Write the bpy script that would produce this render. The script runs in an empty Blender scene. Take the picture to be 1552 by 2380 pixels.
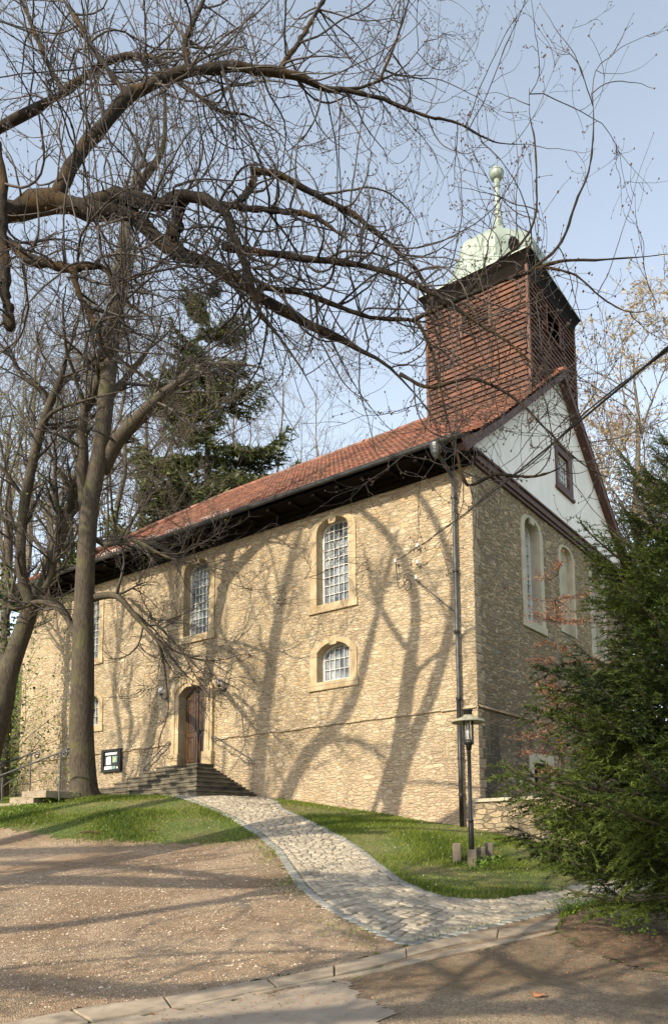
import bpy, math, random
import numpy as np
from mathutils import Vector, Matrix
from mathutils.geometry import tessellate_polygon
rng = np.random.default_rng(7)
random.seed(7)
SC = bpy.context.scene
COL = SC.collection
# ------------------------------------------------------------------ camera
CP = dict(X=9.199, Y=-16.37, Z=-0.148, yaw=0.56, pitch=0.114, roll=-0.023, f=1757.247, cx=1027.623, cy=1738.825)
CAM = np.array([CP['X'], CP['Y'], CP['Z']])
_y, _p, _r = CP['yaw'], CP['pitch'], CP['roll']
FW = np.array([-math.sin(_y) * math.cos(_p), math.cos(_y) * math.cos(_p), math.sin(_p)])
_rt = np.array([math.cos(_y), math.sin(_y), 0.0])
_up = np.cross(_rt, FW)
RT = _rt * math.cos(_r) + _up * math.sin(_r)
UP = -_rt * math.sin(_r) + _up * math.cos(_r)
cd = bpy.data.cameras.new('camera')
cam = bpy.data.objects.new('camera', cd)
COL.objects.link(cam)
cam.matrix_world = Matrix(((RT[0], UP[0], -FW[0], CAM[0]), (RT[1], UP[1], -FW[1], CAM[1]), (RT[2], UP[2], -FW[2], CAM[2]), (0, 0, 0, 1)))
cd.sensor_fit = 'AUTO'
cd.sensor_width = 36
cd.lens = CP['f'] / 2379 * 36
cd.shift_x = (776 - CP['cx']) / 2379
cd.shift_y = (CP['cy'] - 1189.5) / 2379
cd.clip_start = 0.05
cd.clip_end = 3000
SC.camera = cam
# ------------------------------------------------------------------ light
LX = 0.02
LD = np.array([LX, 1.0, -0.57]); LD = LD / np.linalg.norm(LD)      # direction the sunlight travels
elev = math.asin(-LD[2]); azim = math.atan2(-LD[0], -LD[1])
w = bpy.data.worlds.new('World'); SC.world = w; w.use_nodes = True
nt = w.node_tree; nt.nodes.clear()
sky = nt.nodes.new('ShaderNodeTexSky'); sky.sky_type = 'NISHITA'; sky.sun_disc = False
sky.sun_elevation = elev; sky.sun_rotation = azim
sky.air_density = 1.0; sky.dust_density = 1.0; sky.ozone_density = 1.0
bg = nt.nodes.new('ShaderNodeBackground'); bg.inputs[1].default_value = 0.11
ow = nt.nodes.new('ShaderNodeOutputWorld')
hs = nt.nodes.new('ShaderNodeHueSaturation'); hs.inputs['Saturation'].default_value = .54; hs.inputs['Value'].default_value = 2.05; hs.inputs['Hue'].default_value = .490
nt.links.new(sky.outputs[0], hs.inputs['Color']); nt.links.new(hs.outputs[0], bg.inputs[0]); nt.links.new(bg.outputs[0], ow.inputs[0])
sd = bpy.data.lights.new('sun', 'SUN'); sd.energy = 4.9; sd.angle = math.radians(0.5); sd.color = (1.0, 0.87, 0.66)
so = bpy.data.objects.new('sun', sd); COL.objects.link(so)
so.rotation_euler = Vector(LD).to_track_quat('-Z', 'Y').to_euler()
so.location = (-10, -40, 30)
SC.view_settings.view_transform = 'Standard'; SC.view_settings.look = 'None'
SC.view_settings.exposure = 0.62; SC.view_settings.gamma = 1.0
SC.render.engine = 'CYCLES'
SC.cycles.max_bounces = 6

# ------------------------------------------------------------------ picture <-> world
def ray(px, py):
    return FW + RT * (px - CP['cx']) / CP['f'] - UP * (py - CP['cy']) / CP['f']
def at(px, py, dep): return CAM + ray(px, py) * dep
def on(px, py, axis, val):
    d = ray(px, py); return CAM + d * ((val - CAM[axis]) / d[axis])
def project(P):
    d = np.asarray(P, float) - CAM; D = d @ FW
    return CP['cx'] + CP['f'] * (d @ RT) / D, CP['cy'] - CP['f'] * (d @ UP) / D, D

# ------------------------------------------------------------------ terrain
GP = np.array([
    (0, 0, -.03), (-3.9, 0, .58), (-7.75, 0, 1.10), (-10.7, 0, 1.22), (-15, 0, 1.5), (-21, 0, 1.78), (-26, 0, 2.3),
    (-7.94, -2.2, 1.10), (-10.5, -2.3, 1.15), (-12.9, -2.3, 1.22), (-11, -3.8, 1.16), (1.9, -3.7, -.73), (1.2, -1.2, -.36), (-3.4, -2.0, .32),
    (0, 3.2, -.22), (.3, 8, -.7), (6, 3, -1.1), (14, 0, -1.6), (14, -9, -1.8),
    (9.2, -16.4, -1.75), (5, -11.6, -1.62), (-3.2, -9.8, -.85), (-5.9, -8.3, -.5), (-8.1, -7.2, .0), (-11.2, -6.2, .62), (-13.5, -4.6, 1.1),
    (.4, -7.5, -.92), (-2.6, -4.4, -.25), (4.5, -8.3, -1.45), (4.2, -3.4, -1.2), (-17, -7.5, .5), (-16, -3, 1.35),
    (2.5, -12.6, -1.62), (-6, -14, -1.2), (0, -20, -1.9), (10, -25, -2.0), (-14, -22, -1.0), (-25, -8, 1.2), (-27, 6, 3.6), (-36, 0, 5.0), (-36, 14, 8.5),
    (-24, 14, 4.0), (-12, 16, 2.0), (0, 14, -.8), (14, 14, -1.5), (-60, 30, 18), (-30, 50, 14), (10, 50, 2), (40, 20, -1), (40, -30, -2), (0, -60, -3),
    (-50, -30, 3), (60, 60, 3), (-80, 0, 18)], float)
def _phi(r2): return 0.5 * r2 * np.log(r2 + 1e-9)
def _fit():
    P = GP[:, :2]; n = len(P)
    K = _phi(((P[:, None] - P[None]) ** 2).sum(-1)) + np.eye(n) * 0.6
    A = np.zeros((n + 3, n + 3)); A[:n, :n] = K; A[:n, n] = 1; A[:n, n + 1:] = P; A[n, :n] = 1; A[n + 1:, :n] = P.T
    b = np.zeros(n + 3); b[:n] = GP[:, 2]
    return np.linalg.solve(A, b)
GW = _fit()
def ground(x, y):
    x = np.asarray(x, float); y = np.asarray(y, float); sh = x.shape
    q = np.stack([x.ravel(), y.ravel()], 1)
    out = np.empty(len(q))
    for i in range(0, len(q), 20000):
        c = q[i:i + 20000]
        K = _phi(((c[:, None] - GP[None, :, :2]) ** 2).sum(-1))
        out[i:i + 20000] = K @ GW[:-3] + GW[-3] + c @ GW[-2:]
    return out.reshape(sh)
def gz(x, y): return float(ground(np.array([x]), np.array([y]))[0])
def hit(px, py):
    d = ray(px, py); ts = np.concatenate([np.linspace(3, 60, 900)])
    P = CAM + d * ts[:, None]
    dz = P[:, 2] - ground(P[:, 0], P[:, 1])
    i = np.argmax(dz < 0)
    if dz[i] >= 0: i = len(ts) - 1
    if i == 0: return P[0]
    t = dz[i - 1] / (dz[i - 1] - dz[i]); return P[i - 1] + (P[i] - P[i - 1]) * t

# ------------------------------------------------------------------ mesh building
class MB:
    def __init__(s): s.v = []; s.f = []; s.t = []; s.n = 0
    def add(s, V, F, tint=0.5):
        V = np.asarray(V, float).reshape(-1, 3)
        if not isinstance(F, list): F = [F]
        for a in F:
            if len(a): s.f.append(np.asarray(a, np.int64) + s.n)
        s.v.append(V); s.n += len(V)
        t = np.asarray(tint, float)
        s.t.append(np.full(len(V), float(t)) if t.ndim == 0 else t.ravel())
        return s
    def poly(s, pts, tint=.5):
        return s.add(pts, np.arange(len(pts))[None], tint)
    def box(s, a, b, M=None, tint=.5):
        (x0, y0, z0), (x1, y1, z1) = a, b
        V = np.array([(x0, y0, z0), (x1, y0, z0), (x1, y1, z0), (x0, y1, z0), (x0, y0, z1), (x1, y0, z1), (x1, y1, z1), (x0, y1, z1)], float)
        if M is not None: V = M(V)
        return s.add(V, np.array([(0, 3, 2, 1), (4, 5, 6, 7), (0, 1, 5, 4), (1, 2, 6, 5), (2, 3, 7, 6), (3, 0, 4, 7)]), tint)
    def prism(s, out, d0, d1, M, tint=.5):
        n = len(out); V = [(a, b, d0) for a, b in out] + [(a, b, d1) for a, b in out]
        i = np.arange(n); j = (i + 1) % n
        return s.add(M(np.array(V, float)), [i[None], (i + n)[::-1][None], np.stack([i, i + n, j + n, j], 1)], tint)
    def ring(s, o, i_, d0, d1, M, tint=.5, bottom=True):
        n = len(o); V = [(a, b, d0) for a, b in o] + [(a, b, d0) for a, b in i_] + [(a, b, d1) for a, b in o] + [(a, b, d1) for a, b in i_]
        k = np.arange(n); j = (k + 1) % n
        F = [np.stack([k, j, j + n, k + n], 1), np.stack([k + n, j + n, j + 3 * n, k + 3 * n], 1), np.stack([j, k, k + 2 * n, j + 2 * n], 1)]
        return s.add(M(np.array(V, float)), F, tint)
    def tubes(s, P, R, sides=5, cap=False, tint=.5):
        """P (N,K,3), R (N,K)"""
        P = np.asarray(P, float); R = np.asarray(R, float)
        if P.ndim == 2: P = P[None]; R = R[None]
        N, K = R.shape
        T = np.gradient(P, axis=1); T /= np.linalg.norm(T, axis=-1, keepdims=True) + 1e-9
        ref = np.where(np.abs(T[:, :1, 2:3]) > .85, np.array([1., 0, 0]), np.array([0, 0, 1.]))
        ref = np.broadcast_to(ref, T.shape)
        A = np.cross(T, ref); A /= np.linalg.norm(A, axis=-1, keepdims=True) + 1e-9
        B = np.cross(T, A)
        th = np.arange(sides) * 2 * math.pi / sides
        V = P[:, :, None] + R[:, :, None, None] * (A[:, :, None] * np.cos(th)[None, None, :, None] + B[:, :, None] * np.sin(th)[None, None, :, None])
        idx = np.arange(N * K * sides).reshape(N, K, sides)
        a = idx[:, :-1]; b = idx[:, 1:]
        F = [np.stack([a, np.roll(a, -1, 2), np.roll(b, -1, 2), b], -1).reshape(-1, 4)]
        if cap: F += [idx[:, 0, ::-1], idx[:, -1]]
        t = np.asarray(tint, float)
        if t.ndim == 1: t = np.repeat(t, K * sides)
        return s.add(V.reshape(-1, 3), F, t)
    def lathe(s, prof, c=(0, 0, 0), n=24, tint=.5, cap=True):
        prof = np.array(prof, float); th = np.arange(n) * 2 * math.pi / n
        V = np.stack([np.outer(prof[:, 0], np.cos(th)), np.outer(prof[:, 0], np.sin(th)), np.repeat(prof[:, 1:2], n, 1)], -1) + np.array(c)
        idx = np.arange(len(prof) * n).reshape(len(prof), n); a = idx[:-1]; b = idx[1:]
        F = [np.stack([a, np.roll(a, -1, 1), np.roll(b, -1, 1), b], -1).reshape(-1, 4)]
        if cap: F += [idx[0, ::-1][None], idx[-1][None]]
        return s.add(V.reshape(-1, 3), F, tint)
    def build(s, name, mat, parent=None, smooth=False, bevel=0, loc=None):
        V = np.concatenate(s.v); me = bpy.data.meshes.new(name)
        if loc is not None: V = V - np.array(loc)
        tot = np.concatenate([np.full(len(f), f.shape[1]) for f in s.f]); lv = np.concatenate([f.ravel() for f in s.f])
        me.vertices.add(len(V)); me.vertices.foreach_set('co', V.ravel())
        me.loops.add(len(lv)); me.loops.foreach_set('vertex_index', lv.astype(np.int32))
        me.polygons.add(len(tot)); st = np.concatenate([[0], np.cumsum(tot)[:-1]])
        me.polygons.foreach_set('loop_start', st.astype(np.int32)); me.polygons.foreach_set('loop_total', tot.astype(np.int32))
        me.polygons.foreach_set('use_smooth', np.full(len(tot), smooth))
        at_ = me.attributes.new('tint', 'FLOAT', 'POINT'); at_.data.foreach_set('value', np.concatenate(s.t).astype(np.float32))
        me.update(calc_edges=True); me.validate()
        me.materials.append(mat)
        o = bpy.data.objects.new(name, me); COL.objects.link(o)
        if loc is not None: o.location = loc
        if parent is not None: o.parent = parent
        if bevel:
            m = o.modifiers.new('bevel', 'BEVEL'); m.width = bevel; m.segments = 2; m.limit_method = 'ANGLE'
        return o
def thing(name, label, cat, loc=(0, 0, 0), group=None):
    o = bpy.data.objects.new(name, None); COL.objects.link(o); o.location = loc; o.empty_display_size = .3
    return tag(o, label, cat, group)
def tag(o, label, cat, group=None):
    o['label'] = label; o['category'] = cat
    if group: o['group'] = group
    return o
def struct(o): o['kind'] = 'structure'; return o
def ident(V): return V
def FR(V): V = np.asarray(V, float); return np.stack([V[:, 0], V[:, 2], V[:, 1]], 1)          # front wall: (a,b,depth)
def GA(V): V = np.asarray(V, float); return np.stack([-V[:, 2], V[:, 0], V[:, 1]], 1)         # gable wall

# ------------------------------------------------------------------ materials
def newmat(name):
    m = bpy.data.materials.new(name); m.use_nodes = True; t = m.node_tree
    b = t.nodes['Principled BSDF']; return m, t, b
def N(t, typ, **k):
    n = t.nodes.new(typ)
    for a, v in k.items(): setattr(n, a, v)
    return n
def ramp(t, fac, stops):
    r = N(t, 'ShaderNodeValToRGB'); cr = r.color_ramp
    while len(cr.elements) < len(stops): cr.elements.new(.5)
    for e, (p, c) in zip(cr.elements, stops):
        e.position = p; e.color = (*c, 1) if len(c) == 3 else c
    t.links.new(fac, r.inputs[0]); return r.outputs[0]
def coords(t, scale=(1, 1, 1), rot=(0, 0, 0)):
    tc = N(t, 'ShaderNodeTexCoord'); mp = N(t, 'ShaderNodeMapping'); mp.inputs['Scale'].default_value = scale; mp.inputs['Rotation'].default_value = rot
    t.links.new(tc.outputs['Object'], mp.inputs[0]); return mp.outputs[0]
def noise(t, vec, scale, detail=4, rough=.55):
    n = N(t, 'ShaderNodeTexNoise'); n.inputs['Scale'].default_value = scale; n.inputs['Detail'].default_value = detail; n.inputs['Roughness'].default_value = rough
    t.links.new(vec, n.inputs['Vector']); return n
def mix(t, fac, a, b, mode='MIX'):
    m = N(t, 'ShaderNodeMix', data_type='RGBA', blend_type=mode)
    for sock, v in ((m.inputs[0], fac), (m.inputs[6], a), (m.inputs[7], b)):
        if isinstance(v, (int, float)): sock.default_value = v
        elif isinstance(v, tuple): sock.default_value = (*v, 1)
        else: t.links.new(v, sock)
    return m.outputs[2]
def math_(t, op, a, b=0.0, c=None):
    m = N(t, 'ShaderNodeMath', operation=op)
    for i, v in enumerate((a, b) if c is None else (a, b, c)):
        if isinstance(v, (int, float)): m.inputs[i].default_value = v
        else: t.links.new(v, m.inputs[i])
    return m.outputs[0]
def bump(t, b, h, strength=.5, dist=.02):
    n = N(t, 'ShaderNodeBump'); n.inputs['Strength'].default_value = strength; n.inputs['Distance'].default_value = dist
    t.links.new(h, n.inputs['Height']); t.links.new(n.outputs[0], b.inputs['Normal'])
def tintnode(t): a = N(t, 'ShaderNodeAttribute'); a.attribute_name = 'tint'; return a.outputs['Fac']
def simple(name, c1, c2, scale=4, rough=.7, bmp=.3, bd=.01, tint=0.0, metal=0.0, stretch=(1, 1, 1), detail=6):
    m, t, b = newmat(name); v = coords(t, stretch); n = noise(t, v, scale, detail)
    col = ramp(t, n.outputs[0], [(.3, c1), (.7, c2)])
    if tint:
        k = math_(t, 'MULTIPLY_ADD', tintnode(t), 2 * tint, 1 - tint)
        col = mix(t, 1.0, col, k, 'MULTIPLY')
    t.links.new(col, b.inputs['Base Color']); b.inputs['Roughness'].default_value = rough; b.inputs['Metallic'].default_value = metal
    if bmp:
        n2 = noise(t, v, scale * 5, 4); bump(t, b, n2.outputs[0], bmp, bd)
    return m

def rubble(name, cols, mortar, sc=(4.6, 4.6, 15.0), warp=.075, bd=.042, wall=True, stain=False):
    m, t, b = newmat(name)
    tc = N(t, 'ShaderNodeTexCoord')
    nz = noise(t, tc.outputs['Object'], 3.5, 3)
    nz2 = noise(t, tc.outputs['Object'], .6, 3)
    sub = N(t, 'ShaderNodeVectorMath', operation='SUBTRACT'); t.links.new(nz.outputs['Color'], sub.inputs[0]); sub.inputs[1].default_value = (.5, .5, .5)
    scl = N(t, 'ShaderNodeVectorMath', operation='MULTIPLY'); t.links.new(sub.outputs[0], scl.inputs[0]); scl.inputs[1].default_value = (warp * 2, warp * 2, warp)
    ad = N(t, 'ShaderNodeVectorMath', operation='ADD'); t.links.new(tc.outputs['Object'], ad.inputs[0]); t.links.new(scl.outputs[0], ad.inputs[1])
    zn = noise(t, tc.outputs['Object'], .75, 2); zm = math_(t, 'GREATER_THAN', zn.outputs[0], .53); zk = math_(t, 'MULTIPLY_ADD', zm, -.34, 1.0)
    sm_ = N(t, 'ShaderNodeVectorMath', operation='SCALE'); t.links.new(ad.outputs[0], sm_.inputs[0]); t.links.new(zk, sm_.inputs['Scale'])
    mp = N(t, 'ShaderNodeMapping'); mp.inputs['Scale'].default_value = sc; t.links.new(sm_.outputs[0] if wall else ad.outputs[0], mp.inputs[0])
    v1 = N(t, 'ShaderNodeTexVoronoi', feature='F1'); v1.inputs['Scale'].default_value = 1; v1.inputs['Randomness'].default_value = .74; t.links.new(mp.outputs[0], v1.inputs['Vector'])
    v2 = N(t, 'ShaderNodeTexVoronoi', feature='DISTANCE_TO_EDGE'); v2.inputs['Scale'].default_value = 1; v2.inputs['Randomness'].default_value = .74; t.links.new(mp.outputs[0], v2.inputs['Vector'])
    sep = N(t, 'ShaderNodeSeparateColor'); t.links.new(v1.outputs['Color'], sep.inputs[0])
    n = len(cols); stone = ramp(t, sep.outputs[0], [((i + .5) / n, c) for i, c in enumerate(cols)])
    fine = noise(t, tc.outputs['Object'], 14, 8, .7)
    stone = mix(t, .75, stone, ramp(t, fine.outputs[0], [(.28, (.42, .38, .33)), (.5, (.85, .83, .8)), (.72, (1.25, 1.22, 1.15))]), 'MULTIPLY')
    big = ramp(t, nz2.outputs[0], [(.35, (.8, .76, .72)), (.65, (1.1, 1.06, 1.0))])
    stone = mix(t, .7, stone, big, 'MULTIPLY')
    ef = ramp(t, math_(t, 'ADD', v2.outputs['Distance'], math_(t, 'MULTIPLY', math_(t, 'SUBTRACT', fine.outputs[0], .5), .16)), [(.02, (0, 0, 0)), (.085, (1, 1, 1))])
    col = mix(t, ef, mortar, stone)
    sp = N(t, 'ShaderNodeSeparateXYZ'); t.links.new(tc.outputs['Object'], sp.inputs[0])
    dn = noise(t, coords(t, (1, 1, .25)), 1.6, 7, .65)
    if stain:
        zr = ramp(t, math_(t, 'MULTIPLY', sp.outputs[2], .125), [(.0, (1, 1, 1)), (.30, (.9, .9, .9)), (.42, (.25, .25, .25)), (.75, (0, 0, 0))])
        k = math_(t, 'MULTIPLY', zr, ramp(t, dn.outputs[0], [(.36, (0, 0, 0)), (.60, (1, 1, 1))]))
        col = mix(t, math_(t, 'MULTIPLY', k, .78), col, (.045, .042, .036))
    else:
        col = mix(t, .55, col, ramp(t, dn.outputs[0], [(.32, (.76, .72, .66)), (.55, (1.04, 1.03, 1.0)), (.75, (1.12, 1.10, 1.06))]), 'MULTIPLY')
        lowk = 0.0 if not wall else ramp(t, math_(t, 'MULTIPLY', sp.outputs[2], .2), [(.0, (.45, .45, .45)), (.5, (0, 0, 0))])
        col = mix(t, lowk, col, (.43, .31, .22))
    t.links.new(col, b.inputs['Base Color']); b.inputs['Roughness'].default_value = .92; b.inputs['Specular IOR Level'].default_value = .15
    rnd = math_(t, 'MULTIPLY', sep.outputs[1], .35)
    h = math_(t, 'ADD', math_(t, 'MULTIPLY', ef, .5), math_(t, 'ADD', math_(t, 'MULTIPLY', ef, rnd), math_(t, 'MULTIPLY', fine.outputs[0], .9)))
    # tilt of each stone face
    bump(t, b, h, 1.0, bd)
    return m
M_wall = rubble('rubble_stone', [(.40, .33, .235), (.50, .425, .315), (.36, .295, .215), (.55, .475, .36), (.44, .37, .275), (.47, .37, .24)], (.42, .345, .24))
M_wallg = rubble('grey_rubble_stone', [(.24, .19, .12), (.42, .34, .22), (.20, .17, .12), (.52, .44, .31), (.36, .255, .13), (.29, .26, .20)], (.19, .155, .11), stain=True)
M_low = rubble('low_wall_stone', [(.27, .23, .16), (.36, .31, .22), (.22, .19, .14), (.40, .33, .23)], (.17, .14, .10), sc=(2.8, 2.8, 8.0), bd=.05, wall=False)
M_ashlar = simple('sandstone', (.31, .24, .14), (.45, .365, .24), 2.2, .85, .35, .008, tint=.12)
def streaks(m, lo, amt, sc=(1, 1, .12)):
    t = m.node_tree; b = t.nodes['Principled BSDF']; src = b.inputs['Base Color'].links[0].from_socket
    n = noise(t, coords(t, sc), 2.6, 7, .7); t.links.new(mix(t, amt, src, ramp(t, n.outputs[0], [(.34, lo), (.58, (1, 1, 1))]), 'MULTIPLY'), b.inputs['Base Color'])
def joints(m):
    t = m.node_tree; b = t.nodes['Principled BSDF']; src = b.inputs['Base Color'].links[0].from_socket
    tc = N(t, 'ShaderNodeTexCoord'); sp = N(t, 'ShaderNodeSeparateXYZ'); t.links.new(tc.outputs['Object'], sp.inputs[0])
    fr = math_(t, 'FRACT', math_(t, 'MULTIPLY_ADD', sp.outputs[2], 1.15, .17)); k = math_(t, 'LESS_THAN', fr, .014)
    st = noise(t, coords(t, (1, 1, .3)), 3.5, 6, .65); col = mix(t, .8, src, ramp(t, st.outputs[0], [(.35, (.72, .66, .58)), (.62, (1.08, 1.06, 1.03))]), 'MULTIPLY')
    t.links.new(mix(t, k, col, (.10, .08, .055)), b.inputs['Base Color'])
joints(M_ashlar)
M_ashlarg = simple('grey_sandstone', (.30, .27, .20), (.42, .37, .27), 2.2, .85, .35, .008)
M_plaster = simple('white_plaster', (.68, .645, .61), (.75, .72, .68), 1.3, .9, .35, .006)
M_wood = simple('dark_stained_wood', (.004, .003, .0025), (.010, .007, .005), 6, .7, .4, .005, stretch=(1, 1, 1))
M_wood.node_tree.nodes['Principled BSDF'].inputs['Specular IOR Level'].default_value = .05
M_redwood = simple('brown_trim_wood', (.045, .018, .012), (.09, .036, .024), 7, .65, .4, .004)
M_board = simple('red_brown_weatherboard', (.066, .025, .012), (.118, .045, .022), 3.5, .7, .5, .006, tint=.28, stretch=(1, 1, 5))
streaks(M_plaster, (.84, .83, .79), .5, (1, 1, .4)); streaks(M_board, (.55, .5, .46), .8, (1, 1, .4))
M_doorwood = simple('varnished_oak', (.026, .013, .006), (.075, .036, .014), 3, .42, .5, .004, stretch=(6, 6, .8))
M_metal = simple('dark_zinc', (.04, .043, .045), (.085, .088, .09), 5, .45, .2, .003, metal=.4)
M_iron = simple('black_iron', (.012, .012, .013), (.03, .03, .03), 20, .45, .2, .002, metal=.3)
M_railiron = simple('grey_painted_iron', (.05, .05, .055), (.09, .09, .095), 18, .5, .2, .002, metal=.2)
M_white = simple('white_paint', (.50, .50, .48), (.62, .62, .60), 10, .5, .1, .002)
M_cream = simple('cream_lamp_enamel', (.26, .25, .17), (.36, .34, .24), 8, .5, .1, .002)
M_porc = simple('porcelain', (.5, .5, .48), (.66, .66, .64), 9, .25, 0)
M_steps = simple('weathered_step_stone', (.03, .027, .019), (.15, .13, .09), 2.6, .9, .6, .012, detail=10)
M_slab = simple('kerb_slab_stone', (.19, .15, .105), (.33, .27, .20), 4.5, .9, .5, .006, tint=.12, detail=10)
M_conc = simple('weathered_concrete', (.09, .075, .055), (.17, .14, .11), 7, .92, .6, .006, detail=9)
M_soil = simple('leafy_soil', (.07, .045, .025), (.20, .135, .08), 6, .95, .8, .02, detail=12)
M_cobble = simple('granite_cobble', (.23, .195, .145), (.39, .34, .265), 9, .85, .5, .006, tint=.30, detail=8)
M_edging = simple('dark_edging_stone', (.17, .17, .155), (.27, .265, .24), 8, .85, .5, .005, tint=.2)
M_joint = simple('mossy_joint_soil', (.10, .085, .05), (.19, .16, .105), 9, .95, .6, .01)
M_pebble = simple('gravel_pebble', (.29, .22, .155), (.50, .41, .31), 6, .85, .3, .003, tint=.5)
M_leaflit = simple('dry_leaf', (.16, .06, .025), (.34, .15, .07), 5, .8, 0, tint=.5)

def gravelmat(name, c, scale=26, dirt=(.30, .20, .12)):
    m, t, b = newmat(name); v = coords(t)
    vo = N(t, 'ShaderNodeTexVoronoi'); vo.inputs['Scale'].default_value = scale; t.links.new(v, vo.inputs['Vector'])
    sp = N(t, 'ShaderNodeSeparateColor'); t.links.new(vo.outputs['Color'], sp.inputs[0])
    col = ramp(t, sp.outputs[0], [(.0, tuple(x * .55 for x in c)), (.3, tuple(x * .85 for x in c)), (.7, c), (1, tuple(min(.62, x * 1.4) for x in c))])
    n1 = noise(t, v, .7, 6); col = mix(t, ramp(t, n1.outputs[0], [(.40, (0, 0, 0)), (.60, (.85, .85, .85))]), col, dirt); n5 = noise(t, v, .22, 5, .6); col = mix(t, 1.0, col, ramp(t, n5.outputs[0], [(.35, (.80, .78, .75)), (.65, (1.14, 1.13, 1.12))]), 'MULTIPLY')
    n2 = noise(t, v, 9, 6, .7); col = mix(t, .8, col, ramp(t, n2.outputs[0], [(.3, (.6, .58, .56)), (.7, (1.2, 1.18, 1.15))]), 'MULTIPLY')
    t.links.new(col, b.inputs['Base Color']); b.inputs['Roughness'].default_value = .95; b.inputs['Specular IOR Level'].default_value = .2
    h = math_(t, 'ADD', math_(t, 'MULTIPLY', vo.outputs['Distance'], -1.0), n2.outputs[0]); bump(t, b, h, .9, .02)
    return m
M_gravel = gravelmat('pale_gravel', (.42, .325, .23), 75, (.27, .19, .125))
M_road = gravelmat('gritty_asphalt', (.29, .23, .165), 75, (.17, .125, .08))
M_patch = simple('pale_asphalt', (.215, .175, .13), (.29, .24, .185), 5, .92, .6, .006, detail=12)

def grassmat():
    m, t, b = newmat('meadow_turf'); v = coords(t)
    n1 = noise(t, v, .9, 5); n2 = noise(t, v, 11, 8, .7)
    col = ramp(t, n2.outputs[0], [(.25, (.025, .045, .008)), (.5, (.065, .10, .016)), (.75, (.13, .165, .03))])
    col = mix(t, ramp(t, n1.outputs[0], [(.42, (0, 0, 0)), (.66, (.75, .75, .75))]), col, (.20, .15, .075))
    t.links.new(col, b.inputs['Base Color']); b.inputs['Roughness'].default_value = .95
    bump(t, b, n2.outputs[0], 1, .06); return m
M_turf = grassmat()
def leafmat(name, c1, c2, trans=.35, rough=.6, c3=None):
    m, t, b = newmat(name); k = tintnode(t)
    col = ramp(t, k, [(0, c1), (1, c2)] if c3 is None else [(0, c1), (.6, c2), (1, c3)])
    t.links.new(col, b.inputs['Base Color']); b.inputs['Roughness'].default_value = rough; b.inputs['Specular IOR Level'].default_value = .3
    tr = N(t, 'ShaderNodeBsdfTranslucent'); t.links.new(col, tr.inputs[0])
    mx = N(t, 'ShaderNodeMixShader'); mx.inputs[0].default_value = trans
    t.links.new(b.outputs[0], mx.inputs[1]); t.links.new(tr.outputs[0], mx.inputs[2]); t.links.new(mx.outputs[0], t.nodes['Material Output'].inputs[0])
    return m
M_blade = leafmat('grass_blade', (.035, .065, .006), (.17, .22, .018), .3, c3=(.36, .33, .12))
M_fir = leafmat('fir_needles', (.006, .015, .004), (.10, .135, .018), .2)  # ramp paints dark inner shade and sunlit tips, besides lighter new growth
M_spruce = leafmat('spruce_needles', (.03, .042, .014), (.13, .14, .045), .15)
M_copper = leafmat('copper_leaves', (.26, .10, .05), (.50, .25, .14), .4)
M_spring = leafmat('spring_leaves', (.10, .16, .02), (.36, .42, .07), .45)
M_ivy = leafmat('ivy_leaves', (.02, .04, .012), (.09, .14, .03), .2, .4)
M_bank = leafmat('bank_plants', (.07, .14, .02), (.22, .33, .05), .35)
M_budtree = leafmat('pale_catkins', (.30, .20, .10), (.50, .40, .22), .4)
def barkmat(name, c1, c2, moss=(.12, .13, .035), ms=.35):
    m, t, b = newmat(name); v = coords(t, (1, 1, .22)); n = noise(t, v, 24, 8, .7); n2 = noise(t, coords(t), 2.2, 5)
    col = ramp(t, n.outputs[0], [(.3, c1), (.68, c2)])
    col = mix(t, ramp(t, n2.outputs[0], [(.5, (0, 0, 0)), (.68, (ms, ms, ms))]), col, moss)
    t.links.new(col, b.inputs['Base Color']); b.inputs['Roughness'].default_value = .9; b.inputs['Specular IOR Level'].default_value = .25
    bump(t, b, n.outputs[0], 1, .03); return m
M_bark = barkmat('linden_bark', (.026, .021, .016), (.105, .086, .064))
M_fbark = barkmat('mossy_limb_bark', (.010, .008, .006), (.040, .031, .022), (.10, .058, .016), .6)
M_twig = simple('twig_bark', (.018, .014, .011), (.062, .047, .035), 14, .6, 0, tint=.3)
M_bud = simple('brown_buds', (.045, .025, .018), (.10, .06, .04), 20, .6, 0)
M_fartwig = simple('far_twig_bark', (.075, .06, .046), (.15, .125, .095), 3, .9, 0)

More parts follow.
